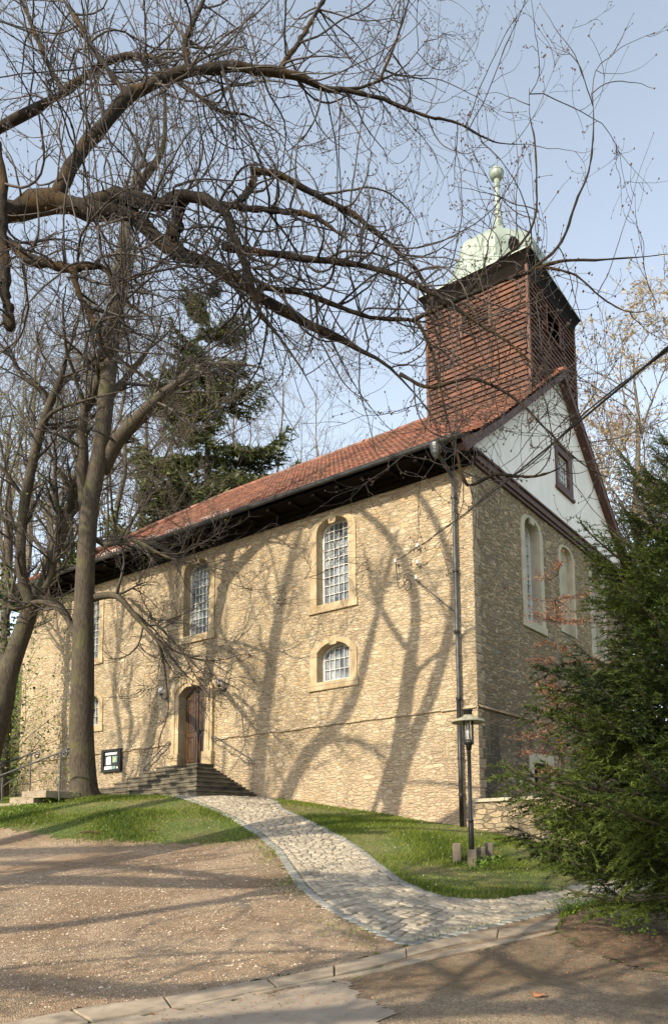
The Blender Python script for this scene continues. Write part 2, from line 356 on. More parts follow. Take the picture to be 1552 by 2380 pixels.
def tilemat():
    m, t, b = newmat('clay_pantiles'); v = coords(t); k = tintnode(t)
    col = ramp(t, k, [(0, (.11, .042, .027)), (.35, (.19, .074, .045)), (.7, (.25, .102, .06)), (1, (.31, .15, .098))])
    n = noise(t, v, 1.1, 7, .65); col = mix(t, ramp(t, n.outputs[0], [(.44, (0, 0, 0)), (.62, (.85, .85, .85))]), col, (.105, .06, .04))
    n2 = noise(t, v, 22, 6); col = mix(t, .6, col, ramp(t, n2.outputs[0], [(.3, (.6, .6, .6)), (.7, (1.2, 1.15, 1.1))]), 'MULTIPLY')
    t.links.new(col, b.inputs['Base Color']); b.inputs['Roughness'].default_value = .8; bump(t, b, n2.outputs[0], .4, .01); return m
M_tile = tilemat()
def coppermat():
    m, t, b = newmat('verdigris_copper'); v = coords(t, (1, 1, .25)); n = noise(t, v, 7, 6, .6); n3 = noise(t, coords(t), 1.5, 4)
    col = ramp(t, n3.outputs[0], [(.3, (.19, .235, .20)), (.7, (.29, .335, .285))])
    col = mix(t, ramp(t, n.outputs[0], [(.56, (0, 0, 0)), (.66, (.85, .85, .85))]), col, (.05, .06, .05))
    t.links.new(col, b.inputs['Base Color']); b.inputs['Roughness'].default_value = .5; b.inputs['Metallic'].default_value = .15
    bump(t, b, n.outputs[0], .15, .01); return m
M_copperroof = coppermat()
def glassmat(name, c1, c2, rough=.12):
    m, t, b = newmat(name); v = coords(t); n = noise(t, v, 2.1, 3); n2 = noise(t, v, 7, 2)
    col = ramp(t, n.outputs[0], [(.35, c1), (.65, c2)]); t.links.new(col, b.inputs['Base Color'])
    b.inputs['Roughness'].default_value = rough; b.inputs['Specular IOR Level'].default_value = .9; bump(t, b, n2.outputs[0], .25, .01); return m
M_glass = glassmat('old_window_glass', (.045, .055, .065), (.30, .325, .34))  # reflection contrast painted into the pane colour, along with pale curtains
M_pane = glassmat('case_glass', (.015, .017, .018), (.03, .033, .035), .25)
mg, tg, bgl = newmat('clear_globe_glass'); bgl.inputs['Transmission Weight'].default_value = .72; bgl.inputs['Roughness'].default_value = .03; bgl.inputs['IOR'].default_value = 1.15; bgl.inputs['Base Color'].default_value = (.95, .96, .98, 1)
M_globe = mg
M_paper = simple('notice_paper', (.55, .56, .58), (.68, .68, .68), 12, .7, 0)
M_paperb = simple('blue_leaflet', (.06, .22, .28), (.30, .34, .16), 9, .7, 0)
M_dark = simple('dark_interior', (.006, .006, .006), (.012, .011, .01), 3, .9, 0)

# ------------------------------------------------------------------ ground regions
def pxpoly(L): return np.array([hit(*q)[:2] for q in L])
def inpoly(P, poly):
    x, y = P[:, 0], P[:, 1]; c = np.zeros(len(P), bool); n = len(poly); j = n - 1
    for i in range(n):
        xi, yi = poly[i]; xj, yj = poly[j]
        k = ((yi > y) != (yj > y)) & (x < (xj - xi) * (y - yi) / (yj - yi + 1e-12) + xi); c ^= k; j = i
    return c
PATH_L = [(395, 1850), (470, 1872), (540, 1902), (600, 1940), (640, 1975), (660, 2010), (690, 2060), (735, 2097), (790, 2130), (860, 2165), (940, 2200), (1080, 2168), (1210, 2138), (1300, 2116), (1420, 2085), (1520, 2060)]
PATH_R = [(575, 1852), (660, 1880), (735, 1915), (800, 1948), (845, 1978), (880, 2005), (915, 2033), (945, 2053), (985, 2070), (1035, 2086), (1105, 2092), (1180, 2086), (1240, 2076), (1310, 2062), (1400, 2040), (1500, 2020)]
pL = pxpoly(PATH_L); pR = pxpoly(PATH_R)
path_poly = np.concatenate([pL, pR[::-1]])
KU = [(0, 2385), (190, 2347), (395, 2319), (525, 2294), (655, 2274), (776, 2247), (871, 2224), (976, 2199), (1051, 2182), (1151, 2164), (1261, 2144), (1310, 2134)]
KL = [(0, 2425), (240, 2371), (410, 2344), (550, 2314), (675, 2291), (776, 2270), (876, 2247), (976, 2219), (1076, 2194), (1150, 2183), (1220, 2172), (1290, 2160)]
KR = [(0, 2450), (275, 2369), (425, 2341), (550, 2325), (675, 2295), (776, 2279), (901, 2257), (1026, 2225), (1126, 2206), (1201, 2187), (1250, 2178), (1292, 2166)]
kU, kL, kR = pxpoly(KU), pxpoly(KL), pxpoly(KR)
k0 = kU[0] + (kU[0] - kU[1]) / np.linalg.norm(kU[0] - kU[1]) * 14
GRAV = [(-60, 1930), (0, 1925), (80, 1936), (150, 1950), (260, 1952), (420, 1962), (520, 1958), (600, 1946), (640, 1978), (660, 2012), (690, 2062), (790, 2132), (940, 2200)]
gv = pxpoly(GRAV)
grav_poly = np.concatenate([gv, kU[6::-1], [k0], [gv[0] + np.array([-9., -9.])]])
ROADE = [(1292, 2166), (1330, 2190), (1416, 2232), (1480, 2252), (1552, 2268), (1700, 2300), (1900, 2340)]
rd = pxpoly(ROADE)
kr0 = kR[0] + (kR[0] - kR[1]) / np.linalg.norm(kR[0] - kR[1]) * 14
road_poly = np.concatenate([kR, rd, [(22, -10), (24, -30), (-14, -34)], [kr0]])
patch_poly = pxpoly([(425, 2343), (550, 2327), (675, 2297), (790, 2280), (811, 2299), (845, 2320), (881, 2354), (905, 2385), (915, 2460), (80, 2460), (275, 2372)])

gap_poly = np.concatenate([pL[9:14], kRe0[:4:-1]]) if False else np.concatenate([pL[9:14], kR[:5:-1]])
def sheet(name, poly, off, mat, step=.08, jit=.05, rough=0.0):
    x0, y0 = poly.min(0) - step; x1, y1 = poly.max(0) + step
    xs = np.arange(x0, x1, step); ys = np.arange(y0, y1, step)
    X, Y = np.meshgrid(xs, ys, indexing='ij')
    cx = X[:-1, :-1] + step / 2; cy = Y[:-1, :-1] + step / 2
    q = np.stack([cx.ravel(), cy.ravel()], 1)
    w_ = jit * np.stack([np.sin(q[:, 1] * 7 + np.sin(q[:, 0] * 11)) + .6 * np.sin(q[:, 1] * 23 + q[:, 0] * 9), np.sin(q[:, 0] * 8 + np.sin(q[:, 1] * 13)) + .6 * np.sin(q[:, 0] * 21)], 1)
    inside = inpoly(q + w_, poly)
    idx = np.arange(X.size).reshape(X.shape)
    F = np.stack([idx[:-1, :-1], idx[1:, :-1], idx[1:, 1:], idx[:-1, 1:]], -1).reshape(-1, 4)[inside]
    used = np.unique(F); remap = -np.ones(X.size, int); remap[used] = np.arange(len(used))
    px_, py_ = X.ravel()[used], Y.ravel()[used]
    Z = ground(px_, py_) + off + rough * rng.normal(size=len(px_))
    return struct(MB().add(np.stack([px_, py_, Z], 1), remap[F]).build(name, mat, smooth=True))
# base ground: fine near, coarse far
def axis_(lo, hi, a, b, s):
    near = np.arange(a, b, s); r = np.concatenate([b + np.cumsum(np.linspace(s, 14, 60))]); l = a - np.cumsum(np.linspace(s, 14, 60))[::-1]
    return np.concatenate([l, near, r])
xs = axis_(0, 0, -24, 14, .25); ys = axis_(0, 0, -20, 6, .25)
X, Y = np.meshgrid(xs, ys, indexing='ij'); Z = ground(np.clip(X, -70, 50), np.clip(Y, -50, 55))
Z = Z + np.where((X > -24) & (X < 14) & (Y > -20) & (Y < 6), 0.0, 0)
idx = np.arange(X.size).reshape(X.shape)
F = np.stack([idx[:-1, :-1], idx[1:, :-1], idx[1:, 1:], idx[:-1, 1:]], -1).reshape(-1, 4)
struct(MB().add(np.stack([X, Y, Z], -1).reshape(-1, 3), F).build('ground', M_turf, smooth=True))
sheet('gravel_forecourt', grav_poly, .010, M_gravel, .07, .07, .003)
sheet('road', road_poly, .006, M_road, .12, .02, .0)
sheet('road_patch', patch_poly, .016, M_patch, .05, .07, .0)
bank_poly = np.concatenate([pxpoly([(1310, 2134), (1400, 2095), (1500, 2070)]), [(11, -1), (16, -4), (20, -9)], rd[::-1], ])
sheet('soil_bank', bank_poly, .008, M_soil, .09, .05, .006)

sheet('gravel_joint', gap_poly, .009, M_gravel, .05, .02)
# cobbled path ---------------------------------------------------------------
def resample(P, s):
    d = np.concatenate([[0], np.cumsum(np.linalg.norm(np.diff(P, axis=0), axis=1))])
    return np.stack([np.interp(s * d[-1], d, P[:, i]) for i in range(P.shape[1])], 1)
def ribbon(L, R, u, v):
    a = resample(L, np.asarray(u)); b = resample(R, np.asarray(u)); return a + (b - a) * np.asarray(v)[:, None]
sheet('cobbled_path', path_poly, .008, M_joint, .07, .02)
def index_resample(P, s):
    k = np.arange(len(P)) / (len(P) - 1.0); return np.stack([np.interp(s, k, P[:, i]) for i in range(2)], 1)
cob = MB(); edg = MB()
mid = (pL + pR) / 2; Lm = np.linalg.norm(np.diff(mid, axis=0), axis=1).sum()
dm = np.concatenate([[0], np.cumsum(np.linalg.norm(np.diff(mid, axis=0), axis=1))])
def stone(mb, c, ax, ay, hx, hy, h, tint):
    # rounded low stone, 12 verts: base ring at ground, top ring inset
    k = .78
    out = [(-1, -k), (-k, -1), (k, -1), (1, -k), (1, k), (k, 1), (-k, 1), (-1, k)]
    V = []
    for s_, z in ((1.0, -.03), (1.0, h * .55), (.80, h)):
        for a, b in out:
            p = c + ax * (a * hx * s_) + ay * (b * hy * s_); V.append((p[0], p[1], z))
    V = np.array(V); V[:, :2] += rng.normal(size=(24, 2)) * .004
    V[:, 2] += gz_fast(V[:, 0], V[:, 1])
    V[16:, 2] += rng.normal() * .003 + (V[16:, 0] - c[0]) * rng.normal() * .05
    i = np.arange(8); j = (i + 1) % 8
    mb.add(V, [np.stack([i, j, j + 8, i + 8], 1), np.stack([i + 8, j + 8, j + 16, i + 16], 1), (i + 16)[None]], tint)
_gx = np.arange(-16, 14, .25); _gy = np.arange(-20, 6, .25)
_GX, _GY = np.meshgrid(_gx, _gy, indexing='ij'); _GZ = ground(_GX, _GY)
def gz_fast(x, y):
    u = np.clip((np.asarray(x) + 16) / .25, 0, len(_gx) - 1.001); v = np.clip((np.asarray(y) + 20) / .25, 0, len(_gy) - 1.001)
    i = u.astype(int); j = v.astype(int); fu = u - i; fv = v - j
    return (_GZ[i, j] * (1 - fu) * (1 - fv) + _GZ[i + 1, j] * fu * (1 - fv) + _GZ[i, j + 1] * (1 - fu) * fv + _GZ[i + 1, j + 1] * fu * fv)
s = 0.06
while s < Lm:
    u = np.interp(s, dm, np.arange(len(mid)) / (len(mid) - 1.0))
    a = index_resample(pL, [u])[0]; b = index_resample(pR, [u])[0]; Wd = np.linalg.norm(b - a)
    ax = (b - a) / Wd; u2 = min(1, u + .01); ay = np.array([-ax[1], ax[0]])
    if (index_resample(mid, [u2])[0] - index_resample(mid, [u])[0]) @ ay < 0: ay = -ay
    q = .0 + rng.uniform(0, .08)
    for e_, sgn in ((a, 1), (b, -1)):
        if u < .68 or sgn > 0:
            stone(edg, e_ + ax * sgn * .07, ax, ay, .075, .082, .022, rng.uniform(0, 1))
    q = .17
    while q < Wd - .22:
        w_ = rng.uniform(.13, .21); hy = rng.uniform(.058, .075)
        c = a + ax * (q + w_ / 2) + ay * (.05 * math.sin(q * 2.1 + s * .6) + rng.normal() * .008)
        stone(cob, c, ax, ay, w_ / 2 - .008, hy, rng.uniform(.016, .03), np.clip(rng.normal(.5, .28), 0, 1))
        q += w_ + .006
    s += .152
struct(cob.build('path_cobbles', M_cobble)); struct(edg.build('path_edging', M_edging))

# kerb slabs ------------------------------------------------------------------
def slabs(A, B, name, mat, seg, h, gap=.012, off=0.0):
    mb = MB(); A2 = A; B2 = B
    dA = np.concatenate([[0], np.cumsum(np.linalg.norm(np.diff(A2, axis=0), axis=1))]); L = dA[-1]; p = 0
    while p < L - .1:
        q = min(L, p + seg * rng.uniform(.8, 1.2)); n = 5
        ua = np.interp(np.linspace(p + gap, q - gap, n), dA, np.arange(len(A2)) / (len(A2) - 1.0))
        a = index_resample(A2, ua); b = index_resample(B2, ua); z = rng.normal() * .004
        V = []
        for P_, zz in ((a, -.05), (a, h + z), (b, h + z), (b, -.05)):
            for k in range(n): V.append((P_[k, 0], P_[k, 1], gz(*P_[k]) + zz + off))
        V = np.array(V); F = []
        for r_ in range(3):
            for k in range(n - 1): F.append((r_ * n + k, r_ * n + k + 1, (r_ + 1) * n + k + 1, (r_ + 1) * n + k))
        F = [np.array(F), np.array([[0, n, 2 * n, 3 * n], [n - 1, 4 * n - 1, 3 * n - 1, 2 * n - 1]])]
        mb.add(V, F, rng.uniform(.2, .9)); p = q
    return struct(mb.build(name, mat, bevel=.006))
kUe = np.concatenate([[k0], kU]); kLe = np.concatenate([[k0 + (kL[0] - kU[0])], kL]); kRe = np.concatenate([[k0 + (kR[0] - kU[0])], kR])
slabs(kUe, kLe, 'kerb', M_slab, .95, .022)
inner = kLe * .55 + kRe * .45
slabs(inner, kRe, 'kerb_strip', M_slab, 1.6, .02)

# ================================================================== church
WL, WW, WH = 20.9, 11.9, 9.5
church = thing('church', 'old rubble stone village church with red tiled roof, white gable and wooden bell tower', 'church')
def arch(a0, a1, b0, bs, rise, kind='seg', n=14):
    c = (a0 + a1) / 2; h = (a1 - a0) / 2; pts = [(a0, b0), (a1, b0)]
    if kind == 'ell':
        for k in range(n + 1):
            t = math.pi * k / n; e = .82
            pts.append((c + h * math.copysign(abs(math.cos(t)) ** e, math.cos(t)), bs + rise * math.sin(t) ** e))
    else:
        R = (h * h + rise * rise) / (2 * rise); t0 = math.asin(min(1, h / R))
        for k in range(n + 1):
            t = t0 - 2 * t0 * k / n; pts.append((c + R * math.sin(t), bs + rise - R + R * math.cos(t)))
    return pts
def top_at(o, a):
    best = -9
    for (p, q), (r, s_) in zip(o[2:], o[3:]):
        if min(p, r) - 1e-6 <= a <= max(p, r) + 1e-6 and abs(p - r) > 1e-6: best = max(best, q + (s_ - q) * (a - p) / (r - p))
    return best
def tess(mb, outer, holes, M, d=0.0, tint=.5):
    loops = [[Vector((a, b, 0)) for a, b in l] for l in [outer] + holes]
    tri = tessellate_polygon(loops); allp = [p for l in [outer] + holes for p in l]
    return mb.add(M(np.array([(a, b, d) for a, b in allp], float)), np.array([tuple(t) for t in tri]), tint)

def window(M, x0, x1, zsill, zspr, rise, kind, jamb, cols, rows, mat, wname='window', depth=.30, label=None, key=True, off=0.0, wframe=.065):
    o = arch(x0, x1, zsill, zspr, rise, kind); i_ = arch(x0 + jamb, x1 - jamb, zsill, zspr - .0, rise * .86 if kind == 'ell' else rise * .62, kind)
    mb = MB(); mb.ring(o, i_, -.035 - off, depth + .12, M)
    c = (x0 + x1) / 2
    sm = mb.build(wname, mat, church, bevel=.008)
    if label: sm['label'] = label
    # joints in the surround as thin dark grooves are left to separate voussoir pieces
    kb = MB(); tz = zspr + rise
    kb.prism([(c - .12, tz - (.235 if kind == 'ell' else .24)), (c + .0, tz - .25), (c + .13, tz - .235), (c + .17, tz - .01), (c - .15, tz - .005)], -.050 - off, .02, M, .7)
    if key: kb.build('keystone', mat, sm, bevel=.006)
    sb = MB().box((x0 - .05, zsill - .24, -.065 - off), (x1 + .05, zsill - .003, depth - .02), M, .4); sb.build('sill', mat, sm, bevel=.012)
    # frame
    fo = arch(x0 + jamb + .002, x1 - jamb - .002, zsill + .002, zspr - .002, (rise * .86 if kind == 'ell' else rise * .62) - .003, kind)
    fi = arch(x0 + jamb + wframe, x1 - jamb - wframe, zsill + wframe + .03, zspr - .01, (rise * .86 if kind == 'ell' else rise * .62) - wframe, kind)
    fr = MB(); fr.ring(fo, fi, depth - .05, depth + .03, M)
    fr.box((x0 + jamb + .01, zsill + .005, depth - .13), (x1 - jamb - .01, zsill + .055, depth - .052), M)
    fa, fb = x0 + jamb + wframe, x1 - jamb - wframe; bot = zsill + wframe + .03
    for k in range(1, cols):
        a = fa + (fb - fa) * k / cols; fr.box((a - .008, bot - .01, depth - .032), (a + .008, top_at(fi, a) + .01, depth + .004), M)
    pitch = (zspr + rise * .3 - bot) / rows
    for k in range(1, rows + 1):
        b = bot + pitch * k
        l = [a for a in np.linspace(fa, fb, 60) if top_at(fi, a) > b]
        if len(l) > 3: fr.box((l[0] - .01, b - .008, depth - .036), (l[-1] + .01, b + .008, depth + .002), M)
    fr.build('frame', M_white, sm)
    gl = MB(); tess(gl, fo, [], M, depth + .012); gl.build('glass_panes', M_glass, sm)
    return i_
XC = -10.64
wins = [(-5.54, -3.805), (-11.42, -9.66), (-17.34, -15.58)]
holes = []
for k, (a, b) in enumerate(wins):
    holes.append(window(FR, a, b, 6.60, 8.73, .50, 'ell', .265, 6, 8, M_ashlar, label=['tall arched window nearest the corner downpipe', 'tall arched window above the door', 'tall arched window behind the tree trunk'][k]))
holes.append(window(FR, -5.54, -3.805, 4.31, 5.18, .42, 'seg', .26, 6, 3, M_ashlar, label='low arched window under the tall window by the corner'))
holes.append(window(FR, -17.2, -15.48, 4.10, 5.02, .42, 'seg', .26, 6, 3, M_ashlar, label='low arched window half hidden by the tree trunk'))
# doorway
do = arch(-11.62, -9.62, 2.25, 4.80, .42, 'seg'); di = arch(-11.24, -10.0, 2.25, 4.60, .32, 'seg')
db = MB(); db.ring(do, di, -.10, .32, FR)
dm1 = arch(-11.52, -9.72, 2.25, 4.75, .39, 'seg'); dm2 = arch(-11.40, -9.84, 2.25, 4.69, .36, 'seg'); db.ring(dm1, dm2, -.135, -.09, FR)
for a in (-11.66, -10.04): db.box((a, 2.24, -.16), (a + .46, 2.68, -.02), FR, .6)
dsur = db.build('door_surround', M_ashlar, church, bevel=.012)
MB().prism([(-10.73, 4.86), (-10.55, 4.86), (-10.50, 5.27), (-10.78, 5.27)], -.15, .02, FR, .8).build('keystone', M_ashlar, dsur, bevel=.01)
holes.append(di)
leafs = []
for sgn, (a, b) in enumerate(((-11.235, -10.625), (-10.615, -10.005))):
    o = [(a, 2.26), (b, 2.26), (b, top_at(di, min(b, -10.006)) - .005), ((a + b) / 2, top_at(di, (a + b) / 2) - .005), (a, top_at(di, max(a, -11.234)) - .005)]
    mb = MB().prism(o, .20, .26, FR)
    top = min(o[2][1], o[4][1]) - .10
    for z0, z1 in ((2.42, 3.28), (3.42, top)):
        p0 = [(a + .10, z0), (b - .10, z0), (b - .10, z1), (a + .10, z1)]; p1 = [(a + .15, z0 + .05), (b - .15, z0 + .05), (b - .15, z1 - .05), (a + .15, z1 - .05)]
        mb.ring(p0, p1, .175, .205, FR)
        mb.prism([(a + .19, z0 + .09), (b - .19, z0 + .09), (b - .19, z1 - .09), (a + .19, z1 - .09)], .185, .205, FR, .7)
    l = mb.build('door_leaf', M_doorwood, church, bevel=.006); leafs.append(l)
    if sgn == 1:
        MB().prism([(-10.64, 2.27), (-10.59, 2.27), (-10.59, 4.88), (-10.64, 4.88)], .165, .20, FR).build('cover_strip', M_doorwood, l)
        h = MB().tubes(np.array([[(-10.53, .2, 3.42), (-10.53, .13, 3.42), (-10.46, .12, 3.42), (-10.41, .13, 3.41)]]), np.full((1, 4), .010), 8, True); h.box((-10.555, 3.32, .165), (-10.505, 3.52, .18), FR); h.build('handle', M_iron, l)
MB().box((-11.3, 2.14, -.30), (-9.95, 2.262, .30), FR, .5).build('threshold', M_steps, church, bevel=.01)
# walls
front = MB(); tess(front, [(-WL, -1.5), (0, -1.5), (0, WH), (-WL, WH)], holes, FR)
front.add([(-WL, 0, -1), (-WL, WW, -1), (-WL, WW, WH), (-WL, 0, WH)], np.array([[0, 1, 2, 3]]))
front.add([(-WL, WW, -2), (0, WW, -2), (0, WW, WH), (-WL, WW, WH)], np.array([[0, 1, 2, 3]]))
front.build('front_wall', M_wall, church)
# gable wall windows
gh = [window(GA, 2.83, 4.33, 6.0, 8.75, .52, 'ell', .24, 5, 9, M_ashlarg, label='tall arched window in the shaded gable wall', depth=.34),
      window(GA, 8.2, 9.7, 6.0, 8.75, .52, 'ell', .24, 5, 9, M_ashlarg, label='arched gable window hidden by the fir', depth=.34)]
no = arch(5.55, 6.85, 6.2, 8.75, .45, 'ell'); ni = arch(5.70, 6.70, 6.2, 8.75, .38, 'ell')
nb = MB().ring(no, ni, -.03, .18, GA); niche = nb.build('blind_niche', M_ashlarg, church, bevel=.008)
nf = MB(); tess(nf, ni, [], GA, .16); nf.build('niche_back', M_ashlarg, niche); gh.append(ni)
co = [(2.84, .3), (4.51, .3), (4.51, 2.12), (2.84, 2.12)]; ci = [(3.12, .3), (4.24, .3), (4.24, 1.84), (3.12, 1.84)]
cel = MB().ring(co, ci, -.04, .45, GA).build('cellar_door_surround', M_ashlarg, church, bevel=.01)
cdr = MB(); cdr.prism(ci, .40, .44, GA)
for k in range(8): a = 3.16 + k * .14; cdr.box((a, .3, .375), (a + .02, 1.83, .395), GA)
cdr.build('cellar_door', M_dark, cel); gh.append(ci)
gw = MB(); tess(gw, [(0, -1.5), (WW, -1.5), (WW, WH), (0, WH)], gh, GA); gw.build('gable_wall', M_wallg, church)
# corner quoins (long and short dressed blocks)
qb = MB(); z = .05; k = 0
while z < WH - .35:
    h = rng.uniform(.2, .34)
    la, lb = (rng.uniform(.3, .45), rng.uniform(.2, .28)) if k % 2 else (rng.uniform(.18, .26), rng.uniform(.32, .45))
    qb.box((-la, -.008, z), (.008, lb, z + h - .012), None, rng.uniform(0, 1)); z += h; k += 1
qb.build('corner_quoins', M_wall, church, bevel=.02)
# plinth ledges
for a, b in ((-WL, -11.75), (-9.5, -.012)):
    pl = MB()
    n = max(2, int((b - a) / .5))
    for i in range(n):
        p, q = a + (b - a) * i / n, a + (b - a) * (i + 1) / n; dz = rng.normal() * .012
        pl.add(FR([(p + .008, 3.0 + dz, -.002), (q - .008, 3.0 + dz, -.002), (q - .008, 3.03 + dz, -.055), (p + .008, 3.03 + dz, -.055), (p + .008, 3.11 + dz, -.002), (q - .008, 3.11 + dz, -.002)]), [np.array([[0, 1, 2, 3], [3, 2, 5, 4]]), np.array([[0, 3, 4], [1, 5, 2]])], rng.uniform(.3, .7))
    pl.build('plinth_ledge', M_wall, church)
pl = MB()
for i in range(12):
    p, q = i * 1.0, i * 1.0 + 1
    pl.add(GA([(p, 3.0, -.002), (q - .01, 3.0, -.002), (q - .01, 3.03, -.07), (p, 3.03, -.07), (p, 3.12, -.002), (q - .01, 3.12, -.002)]), [np.array([[0, 1, 2, 3], [3, 2, 5, 4]])], .5)
pl.build('plinth_ledge', M_wallg, church)

# roof ------------------------------------------------------------------------
RY, RZ = WW / 2, 15.17
PROF = [(-.98, 9.70), (.15, 10.42), (1.2, 11.24), (RY, RZ)]
pp = np.array(PROF); dd = np.concatenate([[0], np.cumsum(np.linalg.norm(np.diff(pp, axis=0), axis=1))]); SL = dd[-1]
def prof(s): return np.interp(s, dd, pp[:, 0]), np.interp(s, dd, pp[:, 1])
XE, XV, XR = -WL - .95, .35, -WL - .95 + 5.9
def slope_tiles(mirror):
    mb = MB(); nr = 30; st = SL / nr
    for r_ in range(nr):
        s0, s1 = r_ * st, min(SL, (r_ + 1) * st + .03)
        y0, z0 = prof(s0); y1, z1 = prof(s1)
        nrm = np.array([-(z1 - z0), (y1 - y0)]); nrm /= np.linalg.norm(nrm)
        xl = XE + (XR - XE) * (s0 / SL)
        ncol = int((XV - xl) / .195); 
        for grp in (0,):
            xk = XV - np.arange(ncol * 6 + 1) * (.195 / 6)
            ph = (np.arange(len(xk)) % 6) / 6.0 * 2 * math.pi
            wv = .018 * np.sin(ph) + .006 * np.sin(2 * ph + 1)
            tj = np.repeat(rng.normal(size=ncol + 1) * .006, 6)[:len(xk)]; ty = np.repeat(rng.normal(size=ncol + 1) * .010, 6)[:len(xk)]
            tt = np.repeat(np.clip(rng.normal(.5, .30, ncol + 1), 0, 1), 6)[:len(xk)]
            rows = []
            for (yy, zz, o, dy) in ((y0, z0, .012, 0), (y0, z0, .052, 0), (y1, z1, .014, 0)):
                oo = o + wv + tj; rows.append(np.stack([xk, yy + nrm[0] * oo - ty * .8, zz + nrm[1] * oo - ty * .8], 1))
            V = np.concatenate(rows); n = len(xk); i = np.arange(n - 1)
            if mirror: V[:, 1] = 2 * RY - V[:, 1]
            F = [np.stack([i, i + 1, i + 1 + n, i + n], 1), np.stack([i + n, i + 1 + n, i + 1 + 2 * n, i + 2 * n], 1)]
            mb.add(V, F, np.concatenate([tt * .6, tt, tt]))
    return mb
roof = slope_tiles(False)
for a in [slope_tiles(True)]:
    roof.add(np.concatenate(a.v), [f for f in a.f], np.concatenate(a.t))
# hip end
roof.add([(XE, -.98, 9.72), (XE, WW + .98, 9.72), (XR, RY, RZ + .03)], np.array([[0, 1, 2]]), .5)
ro = roof.build('tiled_roof', M_tile, church)
# ridge and hip cap tiles
rc = MB()
def caps(p, q, n):
    p = np.array(p, float); q = np.array(q, float)
    for i in range(n):
        a = p + (q - p) * (i / n); b = p + (q - p) * ((i + 1.12) / n); j = rng.normal(size=3) * .008
        rc.tubes(np.array([[a + j, b + j]]), np.array([[.115, .10]]), 10, True, rng.uniform(.2, .9))
caps((XR, RY, RZ + .02), (XV, RY, RZ + .02), 48); caps((XE + .05, -.9, 9.78), (XR, RY, RZ + .02), 26); caps((XE + .05, WW + .9, 9.78), (XR, RY, RZ + .02), 26)
rc.build('ridge_tiles', M_tile, ro, smooth=True)
# little hooks along the ridge
for i in range(26):
    hk = MB(); x = XR + i * .62; hk.tubes(np.array([[(x, RY - .1, RZ + .1), (x, RY - .12, RZ + .26), (x + .03, RY - .14, RZ + .30)]]), np.full((1, 3), .008), 4)
    hk.build('ridge_hook', M_iron, ro)
# underside and verge boards
dk = MB()
for mir in (0, 1):
    for (ya, za), (yb, zb) in zip(PROF, PROF[1:]):
        V = np.array([(XE + .05, ya, za - .05), (XV, ya, za - .05), (XV, yb, zb - .05), (XR if yb == RY else XE + (XR - XE) * np.interp(yb, pp[:, 0], dd) / SL, yb, zb - .05)])
        if ya > -.9: V[0, 0] = XE + (XR - XE) * np.interp(ya, pp[:, 0], dd) / SL
        if mir: V[:, 1] = 2 * RY - V[:, 1]
        dk.add(V, np.array([[0, 1, 2, 3]]))
dk.build('roof_deck', M_redwood, ro)
vb = MB()
for mir in (0, 1):
    for x0, x1, h0, h1 in ((XV - .05, XV - .006, .055, .30), (0.052, XV - .05, .20, .26)):
        top = [(y, z - h0) for y, z in PROF]; bot = [(y, z - h1) for y, z in PROF[::-1]]
        bot = [(y + (.0 if y > -.5 else .25), z) for y, z in bot]
        o = top + bot; o = [(2 * RY - y, z) for y, z in o] if mir else o
        n = len(o); V = np.array([(x1, y, z) for y, z in o] + [(x0, y, z) for y, z in o]); k = np.arange(3)
        F = []
        for i in range(3):
            F += [(i, i + 1, n - 2 - i, n - 1 - i), (n + i, n + i + 1, 2 * n - 2 - i, 2 * n - 1 - i)]
        for i in range(n): F.append((i, (i + 1) % n, n + (i + 1) % n, n + i))
        vb.add(V, np.array(F))
vb.build('verge_boards', M_redwood, church)
# white gable triangle
gz0 = 9.86
ga = [(.05, gz0), (WW - .05, gz0)] + [(2 * RY - y, z - .12) for y, z in [(.3, 10.4), (1.2, 11.24), (RY, RZ)]] + [(1.2, 11.12), (.3, 10.28)]
gwin_o = [(5.66, 11.24), (6.54, 11.24), (6.54, 12.26), (5.66, 12.26)]
gb = MB(); tess(gb, ga, [gwin_o], GA, -.05); gb.build('white_gable', M_plaster, church)
gf = MB()
gf.ring([(5.50, 11.0), (6.88, 11.0), (6.88, 12.55), (5.50, 12.55)], gwin_o, -.10, .12, GA)
gf.box((5.44, 12.50, -.14), (6.94, 12.58, .0), GA); gf.box((5.44, 10.93, -.14), (6.94, 11.03, .0), GA)
gfo = gf.build('gable_window', M_redwood, church, bevel=.006)
gi = MB(); gi.ring(gwin_o, [(5.71, 11.29), (6.49, 11.29), (6.49, 12.21), (5.71, 12.21)], .0, .05, GA)
for k in range(1, 4): a = 5.71 + .78 * k / 4; gi.box((a - .012, 11.29, .005), (a + .012, 12.21, .03), GA)
for k in range(1, 5): b = 11.29 + .92 * k / 5; gi.box((5.71, b - .011, .002), (6.49, b + .011, .032), GA)
gi.build('frame', M_white, gfo); g2 = MB(); tess(g2, gwin_o, [], GA, .035); g2.build('glass_panes', M_glass, gfo)
